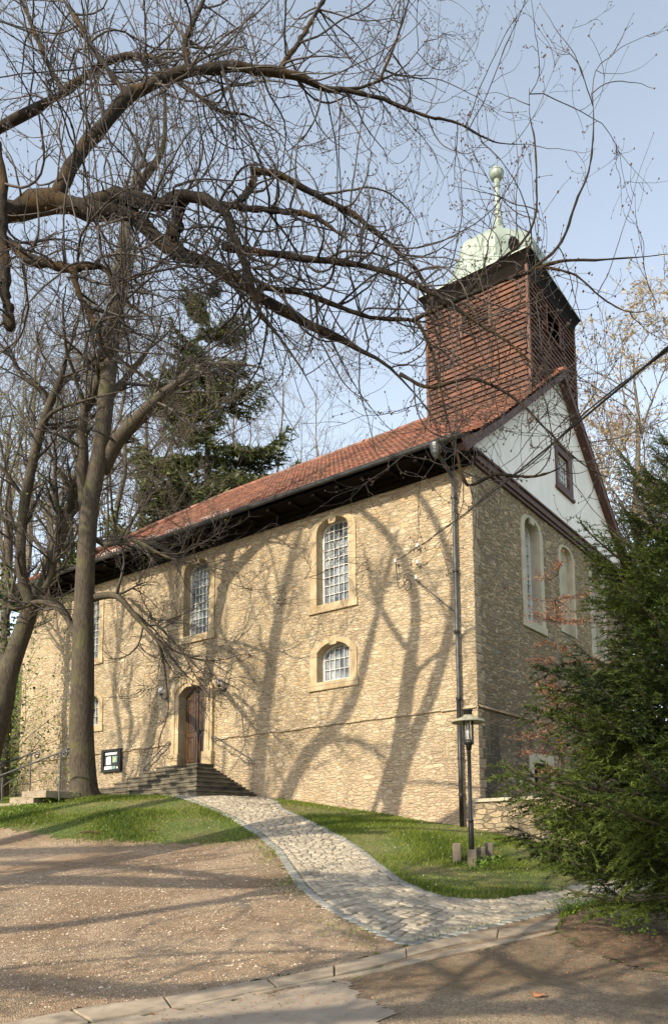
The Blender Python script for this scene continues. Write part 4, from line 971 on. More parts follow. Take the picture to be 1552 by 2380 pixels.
# ------------------------------------------------------------------ the big overhanging tree (its trunk stands left of the picture)
r1 = np.random.default_rng(11)
def ln(pts, d0, d1):
    n = len(pts); return [(x, y, w_, d0 + (d1 - d0) * i / (n - 1.0)) for i, (x, y, w_) in enumerate(pts)]
LIMBS = [
 ln([(-60, 520, 60), (0, 497, 50), (60, 478, 46), (130, 465, 44), (200, 482, 40), (262, 488, 36), (310, 500, 34), (350, 540, 32), (400, 580, 28), (460, 605, 26), (520, 640, 26), (575, 670, 24), (640, 710, 22), (700, 745, 20), (770, 780, 18), (840, 815, 14), (900, 850, 11), (950, 900, 8), (1000, 960, 6), (1030, 1010, 4)], 9.4, 9.0),
 ln([(200, 482, 30), (240, 460, 32), (290, 455, 30), (340, 475, 28), (390, 470, 26), (430, 455, 24), (480, 465, 22), (525, 492, 20), (540, 540, 18), (560, 590, 18), (580, 650, 16), (600, 720, 14), (640, 770, 12), (690, 840, 10), (740, 930, 6)], 9.3, 8.3),
 ln([(130, 460, 30), (155, 410, 26), (190, 350, 26), (240, 290, 26), (300, 225, 25), (370, 190, 23), (440, 168, 21), (510, 158, 21), (580, 160, 19), (650, 170, 18), (700, 180, 15), (760, 205, 13), (820, 208, 10), (880, 188, 8), (940, 155, 6), (1000, 80, 4)], 9.3, 10.6),
 ln([(800, 208, 9), (900, 235, 8), (990, 270, 6), (1060, 285, 5), (1150, 330, 4), (1230, 335, 3)], 10.2, 10.8),
 ln([(-40, 320, 22), (80, 255, 18), (150, 215, 16), (210, 170, 14), (270, 140, 13), (340, 128, 12), (380, 150, 10), (420, 195, 9), (470, 230, 9), (510, 257, 8), (580, 270, 6), (650, 310, 5), (700, 360, 3)], 11.5, 10),
 ln([(600, 400, 15), (640, 405, 15), (700, 435, 13), (760, 465, 12), (820, 500, 11), (880, 545, 10), (930, 590, 9), (975, 640, 8), (1000, 690, 7), (1010, 760, 6), (1030, 840, 4)], 9.2, 10.2),
 ln([(500, 475, 16), (560, 482, 14), (640, 490, 12), (720, 500, 11), (770, 530, 9), (830, 575, 6)], 9.0, 8.6),
 ln([(520, 575, 17), (600, 583, 14), (700, 600, 13), (800, 610, 12), (900, 632, 11), (970, 665, 10), (1040, 700, 8), (1100, 745, 7), (1180, 795, 6), (1260, 870, 5), (1330, 960, 4), (1400, 1080, 3)], 8.9, 7.6),
 ln([(600, 668, 13), (700, 680, 11), (800, 718, 10), (880, 740, 9), (960, 745, 8), (992, 790, 7), (1015, 860, 6), (1035, 960, 5), (1060, 1050, 4), (1080, 1130, 3)], 9.0, 8.4),
 ln([(-40, 530, 26), (40, 575, 22), (60, 600, 21), (130, 615, 22), (170, 625, 17), (235, 620, 13), (270, 660, 12), (300, 705, 10), (335, 728, 8), (360, 742, 5)], 8.6, 8.0),
 ln([(165, 620, 14), (185, 680, 13), (215, 740, 11), (235, 790, 10), (245, 822, 8), (300, 850, 8), (370, 905, 6), (420, 930, 4)], 8.3, 8.2),
 ln([(-5, 330, 14), (6, 420, 17), (8, 500, 20), (8, 560, 22), (15, 620, 22), (12, 680, 20), (21, 720, 21), (24, 760, 24)], 8.6, 8.4),
 ln([(436, 455, 18), (424, 475, 20), (414, 505, 22), (404, 535, 27), (403, 548, 22)], 9.1, 8.9),
 ln([(545, 480, 15), (575, 448, 14), (590, 420, 14), (588, 392, 13)], 9.1, 9.2),
 ln([(960, 745, 9), (1010, 720, 9), (1080, 690, 8), (1150, 660, 8), (1220, 635, 7), (1295, 608, 6), (1400, 603, 5), (1500, 596, 4), (1580, 585, 3)], 8.4, 7.8),
 ln([(1225, 633, 6), (1280, 590, 6), (1312, 545, 6), (1337, 470, 5), (1366, 400, 4), (1376, 330, 4), (1378, 260, 3), (1372, 215, 2)], 8.1, 8.0),
 ln([(1080, 690, 6), (1140, 620, 5), (1215, 560, 5), (1243, 500, 5), (1246, 430, 4), (1242, 330, 4), (1230, 270, 3), (1229, 205, 2)], 8.3, 8.1),
 ln([(1260, 620, 6), (1310, 630, 5), (1345, 645, 4), (1395, 690, 4), (1450, 722, 3), (1500, 722, 2), (1525, 700, 2)], 8.2, 7.8),
 ln([(1060, 1050, 6), (1085, 1125, 7), (1150, 1103, 7), (1230, 1108, 6), (1290, 1092, 4), (1330, 1060, 2)], 8.2, 7.8),
 ln([(930, 870, 8), (1000, 900, 7), (1100, 880, 6), (1200, 930, 6), (1262, 990, 5), (1330, 1060, 4), (1400, 1105, 3), (1480, 1120, 2)], 8.4, 7.6),
 ln([(880, 190, 6), (910, 120, 6), (935, 50, 5), (960, -40, 4)], 10.4, 10.8),
 ln([(440, 170, 12), (430, 100, 11), (460, 30, 9), (500, -60, 7)], 9.8, 10.2),
 ln([(150, 215, 9), (100, 120, 9), (60, 20, 8), (20, -60, 7)], 11.2, 11.8),
 ln([(300, 225, 12), (230, 130, 10), (180, 50, 9), (120, -50, 7)], 9.7, 10.2),
 ln([(640, 170, 10), (700, 90, 9), (740, 20, 8), (800, -60, 6)], 10.1, 10.8),
]
TRK = crv([(-4.6, -12.2, -1.5), (-4.25, -12.05, 1), (-4.15, -12, 3.2), (-4.0, -12.0, 5.2), (-4.1, -12, 7.2)], 16)
LIMBS3 = [limb(l, 34, stub=i in (11, 12, 13)) for i, l in enumerate(LIMBS)]
def wallcast(pts, t, K=18):
    """shadow line given on the front wall in picture pixels + width -> a limb standing t metres before the wall"""
    P = []; R = []
    for i, (x, y, w_) in enumerate(pts):
        q = on(x, y, 1, 0); tt = t + .5 * math.sin(i * 1.3)
        P.append((q[0] - LX * tt, -tt, q[2] + .57 * tt)); R.append(max(.03, w_ * .66 * project(q)[2] / CP['f']))
    return crv(P, K), crv(np.array(R)[:, None], K)[:, 0]
joins = [crv([TRK[9], (-2.6, -12.2, 6.3), LIMBS3[0][0][0]], 10), crv([TRK[13], (-2.8, -11.8, 9.0), LIMBS3[4][0][0]], 10), crv([TRK[8], (-2.0, -12.4, 5.9), LIMBS3[9][0][0]], 10), crv([TRK[12], (-3, -12.3, 8.2), LIMBS3[11][0][0]], 10)]
castA = [wallcast([(900, 1960, 46), (905, 1900, 44), (918, 1790, 40), (938, 1660, 34), (955, 1520, 28), (966, 1410, 22), (942, 1310, 18), (890, 1230, 14), (830, 1180, 10)], 12.0),
         wallcast([(915, 1850, 34), (950, 1740, 30), (1000, 1620, 26), (1040, 1480, 22), (1056, 1370, 18), (1036, 1270, 16), (1000, 1190, 14), (955, 1130, 10)], 12.3),
         wallcast([(940, 1500, 14), (900, 1440, 12), (870, 1380, 10), (850, 1300, 7)], 12.2)]
TRK2 = crv([TRK[0], TRK[6], TRK[12], castA[0][0][0] + np.array([0, 0, .3])], 20)
over = thing('overhanging_tree', 'big gnarled bare tree whose mossy limbs reach over the picture from upper left', 'tree', (-4.6, -12.2, gz(-4.6, -12.2)))
OL = (-4.6, -12.2, gz(-4.6, -12.2))
mb = MB()
def knob(R, r=r1): return R * (1 + .12 * np.sin(np.arange(len(R)) * 1.9 + r.uniform(0, 6)) + .07 * r.normal(size=len(R)))
for P, R in LIMBS3:
    P = P + r1.normal(size=P.shape) * R[:, None] * .16; mb.tubes(P[None], knob(R)[None], 9, True)
mb.tubes(TRK2[None], np.linspace(.42, .26, 20)[None], 14)
for j_, (a, b) in zip(joins, ((.16, LIMBS3[0][1][0]), (.09, LIMBS3[4][1][0]), (.10, LIMBS3[9][1][0]), (.08, LIMBS3[11][1][0]))): mb.tubes(j_[None], np.linspace(a, b, 10)[None], 9)
for P, R in castA: mb.tubes(P[None], R[None], 8)
place(mb.build('trunk_and_limbs', M_fbark, over, smooth=True), OL)
# secondary growth
Ps = np.stack([p for p, _ in LIMBS3]); Rs = np.stack([q for _, q in LIMBS3])
seg = np.linalg.norm(np.diff(Ps, axis=1), axis=2).sum(1)
xm = np.array([np.mean([q[0] for q in l]) for l in LIMBS])
wt = seg * np.where(xm > 1100, .55, np.where(xm > 850, .9, 1.2)); wt[[11, 12, 13]] *= .15
p, d, rr = spawn(Ps, Rs, 440, r1, (.6, 1.5), .06, 1, wt)
side = np.where(r1.uniform(size=len(p)) < .5, 1.0, -1.0)
L = np.clip(r1.normal(1.15, .45, len(p)), .35, 2.2); R0 = np.clip(rr * .5, .006, .016)
T1, Q1 = grow(p, d, L, R0, 14, .26, 0, 1.5, .35, r1, 1.8)
T2_ = [(T1, Q1)]
p, d, rr = spawn(T1, Q1, 1750, r1, (.4, 1.1), .15, 1)
T2, Q2 = grow(p, d, np.clip(r1.normal(.55, .22, len(p)), .15, 1.2), np.clip(rr * .65, .0038, .008), 10, .24, 0, 1.3, .45, r1, 1.3)
p, d, rr = spawn(T2, Q2, 3600, r1, (.35, 1.0), .2, 1)
T3, Q3 = grow(p, d, np.clip(r1.normal(.24, .10, len(p)), .06, .5), np.clip(rr * .7, .0028, .0045), 6, .25, 0, .9, .6, r1, .9)
# long whippy shoots standing up or hanging
p, d, rr = spawn(Ps, Rs, 110, r1, (.9, 1.5), .03, .8, seg * np.where(xm > 850, .15, 1)); d[:, 2] += np.where(r1.uniform(size=len(p)) < .55, 1.6, -1.1)
T4, Q4 = grow(p, d, r1.uniform(1.2, 2.6, len(p)), np.clip(rr * .4, .006, .011), 16, .13, 0, .5, .35, r1, .6)
mb = MB(); mb.tubes(T1, Q1, 5, tint=r1.uniform(0, 1, len(T1))).tubes(T4, Q4, 5, tint=r1.uniform(0, 1, len(T4))).tubes(T2, Q2, 4, tint=r1.uniform(0, 1, len(T2))).tubes(T3, Q3, 3, tint=r1.uniform(0, 1, len(T3)))
tw = mb.build('twigs', M_twig, over, smooth=True); tw['kind'] = 'stuff'; place(tw, OL)
mb = MB(); tips = np.concatenate([T3[:, -1], T2[:, -1], T3[:, 3][::2], T1[:, -1], T4[:, -1]])
blobs(mb, tips, r1.uniform(.006, .013, len(tips)), .5)
k = r1.choice(len(T2), 420); c_ = np.repeat(T2[k, -1], 6, 0) + r1.normal(size=(2520, 3)) * .022; blobs(mb, c_, r1.uniform(.006, .011, len(c_)), .5)
bd = mb.build('buds', M_bud, over); bd['kind'] = 'stuff'; place(bd, OL)

# ------------------------------------------------------------------ generic bare tree
def bare_tree(name, label, cat, base, h, r0, seed, group=None, lean=(0, 0), limbs=None, nl=16, n1=110, n2=500, n3=1100, bark=M_bark, twig=M_fartwig, spread=.42, leaf=None, nleaf=0, lsize=.05, first=.3, trunk=None, tr=.006, extra=None, stretch=1.0, ivy=0, ymax=1e9):
    r = np.random.default_rng(seed); base = np.array(base, float)
    root = thing(name, label, cat, tuple(base), group); loc = tuple(base)
    if trunk is None:
        K = 16; t = np.linspace(0, 1, K)
        P = base + np.stack([lean[0] * t ** 1.3 * h, lean[1] * t ** 1.3 * h, t * h - .3], 1) + np.cumsum(r.normal(size=(K, 3)), 0) * np.array([1, 1, 0]) * h * .006
        R = r0 * (1 - t) ** .8 + .02
    else: P, R = trunk
    mb = MB(); Rf = R.copy(); Rf[0] *= 1.5; Rf[1] *= 1.08
    mb.tubes(P[None], Rf[None], 14)
    parents = [(P, R)]
    if limbs:
        for a, b in limbs: mb.tubes(a[None], b[None], 9, True); parents.append((a, b))
    KK = 16
    rs = lambda a, b: (np.stack([np.interp(np.linspace(0, 1, KK), np.linspace(0, 1, len(a)), a[:, i]) for i in range(3)], 1), np.interp(np.linspace(0, 1, KK), np.linspace(0, 1, len(b)), b))
    PP, RR = zip(*[rs(a, b) for a, b in parents]); PP = np.stack(PP); RR = np.stack(RR)
    wts = np.linalg.norm(PP[:, -1] - PP[:, 0], axis=1)
    p, d, rr = spawn(PP, RR, nl, r, (.5, 1.05), first, .97, wts, up=.25)
    L = h * spread * r.uniform(.55, 1.1, nl) * (1.15 - .6 * (p[:, 2] - base[2]) / h).clip(.25, 1.2)
    A, B = grow(p, d, L, np.clip(rr * .55, .015, r0 * .4), 14, .2, .5, .9, .2, r, .7)
    ok = A[:, :, 1].max(1) < ymax; A, B = A[ok], B[ok]
    mb.tubes(A, B, 7)
    place(mb.build('trunk', bark, root, smooth=True), loc)
    A2 = np.concatenate([A, np.stack([rs(a, b)[0][:14] for a, b in parents[1:]])]) if len(parents) > 1 else A; B2 = np.concatenate([B, np.stack([rs(a, b)[1][:14] for a, b in parents[1:]])]) if len(parents) > 1 else B
    p, d, rr = spawn(A2, B2, n1, r, (.4, 1.0), .12, 1); C1, E1 = grow(p, d, h * .13 * r.uniform(.4, 1.2, n1) * stretch, np.clip(rr * .55, .008, .05), 9, .25, .2, .6, .3, r, .7); ok = C1[:, :, 1].max(1) < ymax; C1, E1 = C1[ok], E1[ok]
    p, d, rr = spawn(C1, E1, n2, r, (.4, 1.0), .15, 1); C2, E2 = grow(p, d, h * .065 * r.uniform(.4, 1.2, n2) * stretch, np.clip(rr * .6, tr, .02), 7, .25, .1, .4, .4, r, .7); ok = C2[:, :, 1].max(1) < ymax; C2, E2 = C2[ok], E2[ok]
    p, d, rr = spawn(C2, E2, n3, r, (.4, 1.0), .15, 1); C3, E3 = grow(p, d, h * .034 * r.uniform(.4, 1.2, n3) * stretch, np.clip(rr * .7, tr * .7, tr), 5, .25, .0, .3, .6, r, .6); ok = C3[:, :, 1].max(1) < ymax; C3, E3 = C3[ok], E3[ok]
    mb = MB().tubes(C1, E1, 5, tint=r.uniform(0, 1, len(C1))).tubes(C2, E2, 4, tint=r.uniform(0, 1, len(C2))).tubes(C3, E3, 3, tint=r.uniform(0, 1, len(C3)))
    if extra: extra(mb, r)
    place(mb.build('crown', twig, root, smooth=True), loc)
    if leaf is not None:
        q = np.concatenate([C3.reshape(-1, 3), C2[:, 3:].reshape(-1, 3)]); q = q[r.choice(len(q), nleaf)]
        lb_ = MB(); leaves(lb_, q + r.normal(size=q.shape) * .03, r.uniform(.6, 1.3, nleaf) * lsize, r.uniform(0, 1, nleaf), r); place(lb_.build('leaves', leaf, root), loc)
    if ivy:
        k = r.integers(1, 9, ivy); f = r.uniform(size=ivy)[:, None]; q = P[k] * (1 - f) + P[k + 1] * f; a = r.uniform(0, 6.28, ivy); rad = R[k] + np.abs(r.normal(size=ivy)) * .35
        q = q + np.stack([np.cos(a) * rad, np.sin(a) * rad, r.normal(size=ivy) * .2], 1)
        lb_ = MB(); leaves(lb_, q, r.uniform(.08, .17, ivy), r.uniform(0, 1, ivy), r, asp=.8); place(lb_.build('ivy', M_ivy, root), loc)
    return root
def pxline(pts, dep, K=20):
    return limb([(x, y, w_, dep if np.isscalar(dep) else dep[0] + (dep[1] - dep[0]) * i / (len(pts) - 1.0)) for i, (x, y, w_) in enumerate(pts)], K)

# main linden in front of the steps
base = hit(193, 1852); D0 = project(base)[2]
tk = pxline([(197, 1866, 88), (196, 1846, 66), (195, 1815, 53), (190, 1700, 48), (193, 1600, 46), (196, 1400, 39), (205, 1234, 35), (214, 1150, 34), (235, 1040, 32), (246, 930, 33), (258, 830, 30), (268, 740, 27), (278, 640, 28), (290, 560, 25), (300, 500, 22), (330, 420, 19), (362, 380, 17), (382, 330, 15), (384, 250, 13), (385, 150, 11), (400, 60, 8), (425, -60, 5)], (D0, D0 - 1.5), 40)
lm = [pxline([(238, 1095, 30), (262, 1045, 29), (285, 1010, 27), (317, 975, 25), (350, 943, 22), (382, 912, 19), (407, 896, 17), (450, 860, 15), (500, 845, 13), (560, 845, 12), (615, 856, 9)], (D0 - .3, D0 - 2.6), 24),
      pxline([(200, 1180, 24), (193, 1107, 24), (194, 1050, 22), (192, 990, 20), (203, 945, 19), (225, 896, 18), (238, 860, 17), (240, 800, 13), (225, 720, 10), (205, 640, 7)], (D0, D0 - .8), 24),
      pxline([(205, 1395, 20), (228, 1386, 17), (264, 1383, 15), (285, 1395, 13), (317, 1433, 11), (346, 1465, 9), (378, 1502, 7), (407, 1538, 6), (440, 1575, 4), (480, 1600, 3)], (D0 - .2, D0 - 1.4), 24),
      pxline([(185, 1495, 18), (163, 1445, 15), (142, 1418, 13), (114, 1402, 12), (81, 1400, 11), (40, 1415, 9), (0, 1400, 6)], (D0 - .2, D0 + .3), 24),
      pxline([(300, 1390, 6), (340, 1425, 6), (385, 1470, 5), (430, 1520, 4), (470, 1560, 3), (530, 1590, 2)], (D0 - .7, D0 - 1.8), 24),
      pxline([(205, 1240, 14), (250, 1265, 10), (310, 1255, 8), (380, 1290, 6), (450, 1310, 4), (520, 1300, 3)], (D0, D0 - 1.5), 24)]
def droopers(mb, r):
    Pp = np.stack([lm[2][0], lm[4][0], lm[5][0]]); Rp = np.stack([lm[2][1], lm[4][1], lm[5][1]])
    p, d, rr = spawn(Pp, Rp, 95, r, (.3, .9), .2, 1); a, b = grow(p, d + np.array([.35, -.1, .1]), r.uniform(.6, 1.7, 95), .008, 12, .16, -.1, -.5, .35, r, .7)
    p, d, rr = spawn(a, b, 330, r, (.3, .9), .15, 1); a2, b2 = grow(p, d, r.uniform(.25, .8, 330), .005, 8, .2, -.1, -.2, .5, r, .6)
    mb.tubes(a, b, 4, tint=r.uniform(0, 1, 95)).tubes(a2, b2, 3, tint=r.uniform(0, 1, 330))
bare_tree('linden_tree', 'tall grey barked tree standing at the left end of the door steps', 'tree', tuple(base), 17, .42, 21, limbs=lm, trunk=tk, nl=18, n1=170, n2=1200, n3=2900, twig=M_twig, first=.3, spread=.25, leaf=M_spring, nleaf=900, lsize=.05, tr=.007, extra=droopers, stretch=.75)

# leaning tree at the left edge
D1 = 22.0
tk = pxline([(-50, 1850, 60), (-28, 1750, 52), (5, 1640, 45), (18, 1570, 40), (40, 1505, 36), (60, 1450, 34), (76, 1405, 30), (106, 1347, 26), (126, 1282, 24), (150, 1225, 22), (171, 1152, 20), (187, 1099, 17), (195, 1040, 13), (185, 960, 10)], (D1, D1 + 1), 30)
lm2 = [pxline([(74, 1408, 24), (60, 1370, 22), (50, 1320, 21), (49, 1274, 20), (53, 1213, 20), (61, 1152, 20), (73, 1095, 19), (93, 1010, 18), (118, 937, 16), (142, 880, 15), (155, 827, 12), (179, 760, 10), (200, 650, 7)], (D1, D1 - 1), 30),
       pxline([(118, 937, 11), (100, 905, 10), (60, 880, 8), (20, 820, 6), (-20, 780, 5)], (D1, D1 - .6), 24),
       pxline([(130, 905, 9), (170, 870, 9), (215, 835, 8), (250, 800, 6), (300, 790, 4)], (D1, D1 - 1.6), 24),
       pxline([(60, 1160, 9), (30, 1120, 8), (0, 1080, 6), (-30, 1060, 5)], (D1, D1 - .6), 24)]
b1 = tk[0][0].copy(); b1[2] = gz(b1[0], b1[1])
bare_tree('leaning_tree', 'leaning forked tree at the left edge in front of the church end', 'tree', tuple(b1), 15, .4, 22, limbs=lm2, trunk=tk, nl=16, n1=150, n2=1000, n3=2200, twig=M_twig, first=.35, spread=.25, leaf=M_spring, nleaf=900, lsize=.055, tr=.008, stretch=.8)

# ivy clad stem behind, and bare wood behind the church
def ivytree(px_, dep, topy, wpx, seed, label, ivy=2600, **k):
    q = at(px_, 1500, dep); z = gz(q[0], q[1]); top = at(px_, topy, dep)[2]; h = min(top - z, 26 + .4 * math.sin(seed * 3) * 8)
    return bare_tree('ivy_clad_tree' if ivy else 'bare_tree', label, 'tree', (q[0], q[1], z), h, wpx * dep / CP['f'] * .5, seed, 'bare trees in the wood behind the church', ivy=ivy, **k)
ivytree(150, 30, 820, 26, 31, 'ivy covered tree just left of the tall linden', ivy=5200, lean=(.02, 0), nl=14, n1=90, n2=420, n3=900, tr=.011)
ivytree(255, 36, 700, 18, 32, 'slim bare tree with ivy right behind the linden trunk', ivy=1800, nl=14, n1=100, n2=500, n3=1100, tr=.013)
ivytree(335, 44, 560, 22, 33, 'bare tree between the linden and the dark spruce', ivy=1500, nl=14, n1=120, n2=600, n3=1300, tr=.015)
ivytree(20, 27, 900, 28, 34, 'straight bare trunk at the far left edge beside the church end', ivy=1200, nl=12, n1=90, n2=420, n3=900, tr=.010, leaf=M_spring, nleaf=1400, lsize=.08)
for i, (px_, dep, ty, wp) in enumerate([(70, 42, 620, 18), (-60, 38, 500, 20), (180, 52, 480, 16), (560, 56, 380, 18), (640, 50, 700, 14), (420, 46, 500, 16), (110, 50, 500, 16), (760, 56, 700, 10), (300, 60, 420, 12), (0, 55, 450, 12)]):
    ivytree(px_, dep, ty, wp, 40 + i, ['bare tree in the far wood, seen left of the leaning tree', 'tall bare tree cut by the left picture edge', 'slender far tree seen between leaning tree and linden', 'far bare crown right of the dark spruce above the roof', 'fine pale crown rising over the middle of the roof', 'far bare crown behind the dark spruce top', 'very tall thin tree in the far wood at left', 'palest crown behind the overhanging limbs at centre', 'thin bare stem in the gap right of the linden', 'thin far stem behind the leftmost ivy trunk'][i], ivy=0, nl=12, n1=80, n2=380, n3=900, tr=.012, bark=M_fartwig)
# understory shrubs at left: fresh green
def shrub(px_, py_, dep, rad, h, seed, label, n=2600, leaf=M_spring, name='green_shrub', ls=.09, flat=0.):
    r = np.random.default_rng(seed); q = at(px_, py_, dep); q[2] = gz(q[0], q[1]); root = thing(name, label, 'shrub', tuple(q))
    m_ = 26; p = np.repeat(q[None], m_, 0) + r.normal(size=(m_, 3)) * np.array([.15, .15, 0]); d = np.stack([r.normal(size=m_) * .5, r.normal(size=m_) * .5, np.full(m_, 1.)], 1)
    A, B = grow(p, d, h * r.uniform(.6, 1.1, m_), .018, 10, .25, .1, .1, .3, r, .8)
    p, d_, rr = spawn(A, B, 220, r, (.4, 1.1), .2, 1); C1, E1 = grow(p, d_, rad * r.uniform(.3, .8, 220), .008, 7, .25, 0, .2, .4, r, .7)
    place(MB().tubes(A, B, 5).tubes(C1, E1, 3).build('stems', M_fartwig, root), tuple(q))
    c = C1.reshape(-1, 3)[r.choice(220 * 7, n)] + r.normal(size=(n, 3)) * .12; mb = MB(); leaves(mb, c, r.uniform(.5, 1.2, n) * ls, r.uniform(0, 1, n), r, flat); place(mb.build('leaves', leaf, root), tuple(q)); return root
shrub(25, 1640, 30, 2.0, 4.6, 61, 'fresh green shrub behind the leaning trunk at the left edge', 3800)
shrub(-10, 1500, 27, 2.0, 5.5, 62, 'loose budding shrub at the far left edge above the stair rails', 2600)
shrub(120, 1330, 38, 2.6, 7, 63, 'budding shrub showing over the far end of the church roof', 3000)
shrub(10, 1700, 40, 3.0, 5, 64, 'shrub low on the green slope beyond the church end', 4000)

# pale spring tree at right behind the church
bt = at(1500, 1500, 36); 
bare_tree('budding_tree', 'tall tree with pale brownish young buds behind the gable at the right', 'tree', (bt[0], bt[1], gz(bt[0], bt[1])), at(1500, 760, 36)[2] - gz(bt[0], bt[1]), .34, 71, nl=26, n1=240, n2=1500, n3=3600, leaf=M_budtree, nleaf=24000, lsize=.14, tr=.013, spread=.36, first=.25, ivy=2600, bark=M_fartwig)
bt = at(1420, 1500, 44)
bare_tree('budding_tree', 'smaller hazy tree with reddish buds close to the gable slope at the right', 'tree', (bt[0], bt[1], gz(bt[0], bt[1])), at(1420, 1000, 44)[2] - gz(bt[0], bt[1]), .25, 72, nl=20, n1=180, n2=1100, n3=2600, leaf=M_copper, nleaf=9000, lsize=.12, tr=.014, spread=.34, first=.2, bark=M_fartwig)

# ------------------------------------------------------------------ conifers
def bough(r, L=1.0, n_side=26, needles=46, nl=.020, wid=.0028, droop=.12):
    """template bough along +x, in the xy plane; returns verts, tris, tint"""
    V = []; T = []
    K = 14; t = np.linspace(0, 1, K); ax = np.stack([t * L, .04 * np.sin(t * 3) * L, -droop * L * np.sin(t * math.pi * .9) + .10 * L * t ** 3], 1)
    twigs = [(ax, .012)]
    for i in range(n_side):
        for sd_ in (-1, 1):
            u = .06 + .92 * (i + r.uniform(0, .8)) / n_side; p = np.array([np.interp(u, t, ax[:, k]) for k in range(3)]); ll = L * (.46 * (1 - u) ** .75 + .07) * r.uniform(.65, 1.1)
            a = r.uniform(.7, 1.0); d = np.array([math.cos(a), sd_ * math.sin(a), r.normal() * .10 - .03])
            s_ = np.linspace(0, 1, 6); q = p + d * ll * s_[:, None]; q[:, 2] -= ll * .22 * s_ ** 2; q[:, 0] += ll * .12 * s_ ** 2; twigs.append((q, .005))
            if ll > .22 * L:
                for jj in range(3):
                    uu = .35 + .2 * jj; pp_ = p + d * ll * uu - np.array([0, 0, ll * .22 * uu ** 2]); sd2 = 1 if jj % 2 else -1
                    d2 = np.array([math.cos(a - sd2 * .7 * 1), sd_ * math.sin(a - sd2 * .7), -.1]); l2 = ll * .34; twigs.append((pp_ + d2 * l2 * s_[:, None], .004))
    NV = []; NT = []
    for q, _ in twigs:
        ln_ = np.linalg.norm(q[-1] - q[0]); m_ = max(6, int(needles * ln_ / (.25 * L)))
        u = r.uniform(0, 1, m_) * (len(q) - 1.001); k = u.astype(int); f = (u - k)[:, None]; c = q[k] * (1 - f) + q[k + 1] * f; tg = unit(q[k + 1] - q[k])
        n_ = unit(r.normal(size=(m_, 3)) * np.array([1, 1, .55]) + tg * 1.1 + np.array([0, 0, .15])); w_ = unit(np.cross(n_, r.normal(size=(m_, 3)))) * wid
        ll = nl * r.uniform(.7, 1.15, m_)[:, None]
        NV.append(np.stack([c - w_, c + w_, c + n_ * ll], 1).reshape(-1, 3)); NT.append(np.repeat(np.clip(.25 + .5 * (np.linalg.norm(c - q[0], axis=1) / (ln_ + 1e-6)) + r.normal(size=m_) * .15, 0, 1), 3))
    return np.concatenate(NV), np.concatenate(NT), twigs
def conifer(name, label, base, h, rad, seed, mat, levels, per, tmpl, needle_tilt, low=.05, up0=.55, up1=-.12, bark=M_bark, shape=.9, jit=.12, belly=False, rt=.16):
    r = np.random.default_rng(seed); base = np.array(base, float); root = thing(name, label, 'tree', tuple(base)); loc = tuple(base)
    tp = base + np.stack([np.zeros(12), np.zeros(12), np.linspace(-.3, h, 12)], 1); tr_ = np.linspace(rt, .015, 12)
    NVs = []; NTs = []; wood = MB(); wood.tubes(tp[None], tr_[None], 10)
    for lv_ in range(levels):
        u = (lv_ + r.uniform(0, .6)) / levels; z = h * (low + (1 - low) * u)
        for k in range(per):
            a = r.uniform(0, 2 * math.pi); L = rad * ((1 - u) ** shape + .06) * (min(1, .62 + u * 1.9) if belly else 1) * r.uniform(1 - jit * 2.2, 1 + jit); el = up1 + (up0 - up1) * u + r.normal() * .08
            V, T, tw_ = tmpl[r.integers(len(tmpl))]
            roll = r.normal() * .35; ca, sa = math.cos(a), math.sin(a); ce_, se = math.cos(el), math.sin(el); cr_, sr = math.cos(roll), math.sin(roll)
            Rm = np.array([[ca, -sa, 0], [sa, ca, 0], [0, 0, 1]]) @ np.array([[ce_, 0, -se], [0, 1, 0], [se, 0, ce_]]) @ np.array([[1, 0, 0], [0, cr_, -sr], [0, sr, cr_]])
            o = base + np.array([0, 0, z]); NVs.append(V * L @ Rm.T + o); NTs.append(np.clip(T + r.normal() * .22, 0, 1))
            wood.tubes((tw_[0][0] * L @ Rm.T + o)[None], (np.linspace(.022, .004, 14) * max(.5, L))[None], 5)
    NV = np.concatenate(NVs); mb = MB(); mb.add(NV, np.arange(len(NV)).reshape(-1, 3), np.concatenate(NTs))
    place(wood.build('trunk_and_branches', bark, root, smooth=True), loc); place(mb.build('needles', mat, root), loc); return root
rt_ = np.random.default_rng(5)
T_near = [bough(rt_, 1.0, 12, 52, .036, .0040, .05) for _ in range(5)]
fb = hit(1515, 2215)
conifer('fir_tree', 'dense dark green young fir filling the right foreground beside the road', (6.75, -6.6, gz(6.75, -6.6)), at(1535, 955, 9.4)[2] - gz(6.75, -6.6), 2.5, 81, M_fir, 36, 8, T_near, 0, low=.07, up0=.80, up1=-.02, rt=.10, shape=.70, jit=.24, belly=True)
T_far = [bough(rt_, 1.0, 16, 26, .075, .011, .2) for _ in range(3)]
sb = at(478, 1400, 40)
conifer('spruce_tree', 'tall dark spruce rising behind the church roof near the middle', (sb[0], sb[1], gz(sb[0], sb[1])), at(478, 590, 40)[2] - gz(sb[0], sb[1]), 6.4, 82, M_spruce, 26, 4, T_far, 0, low=.10, up0=.45, up1=-.25, rt=.4, shape=.62, jit=.2)
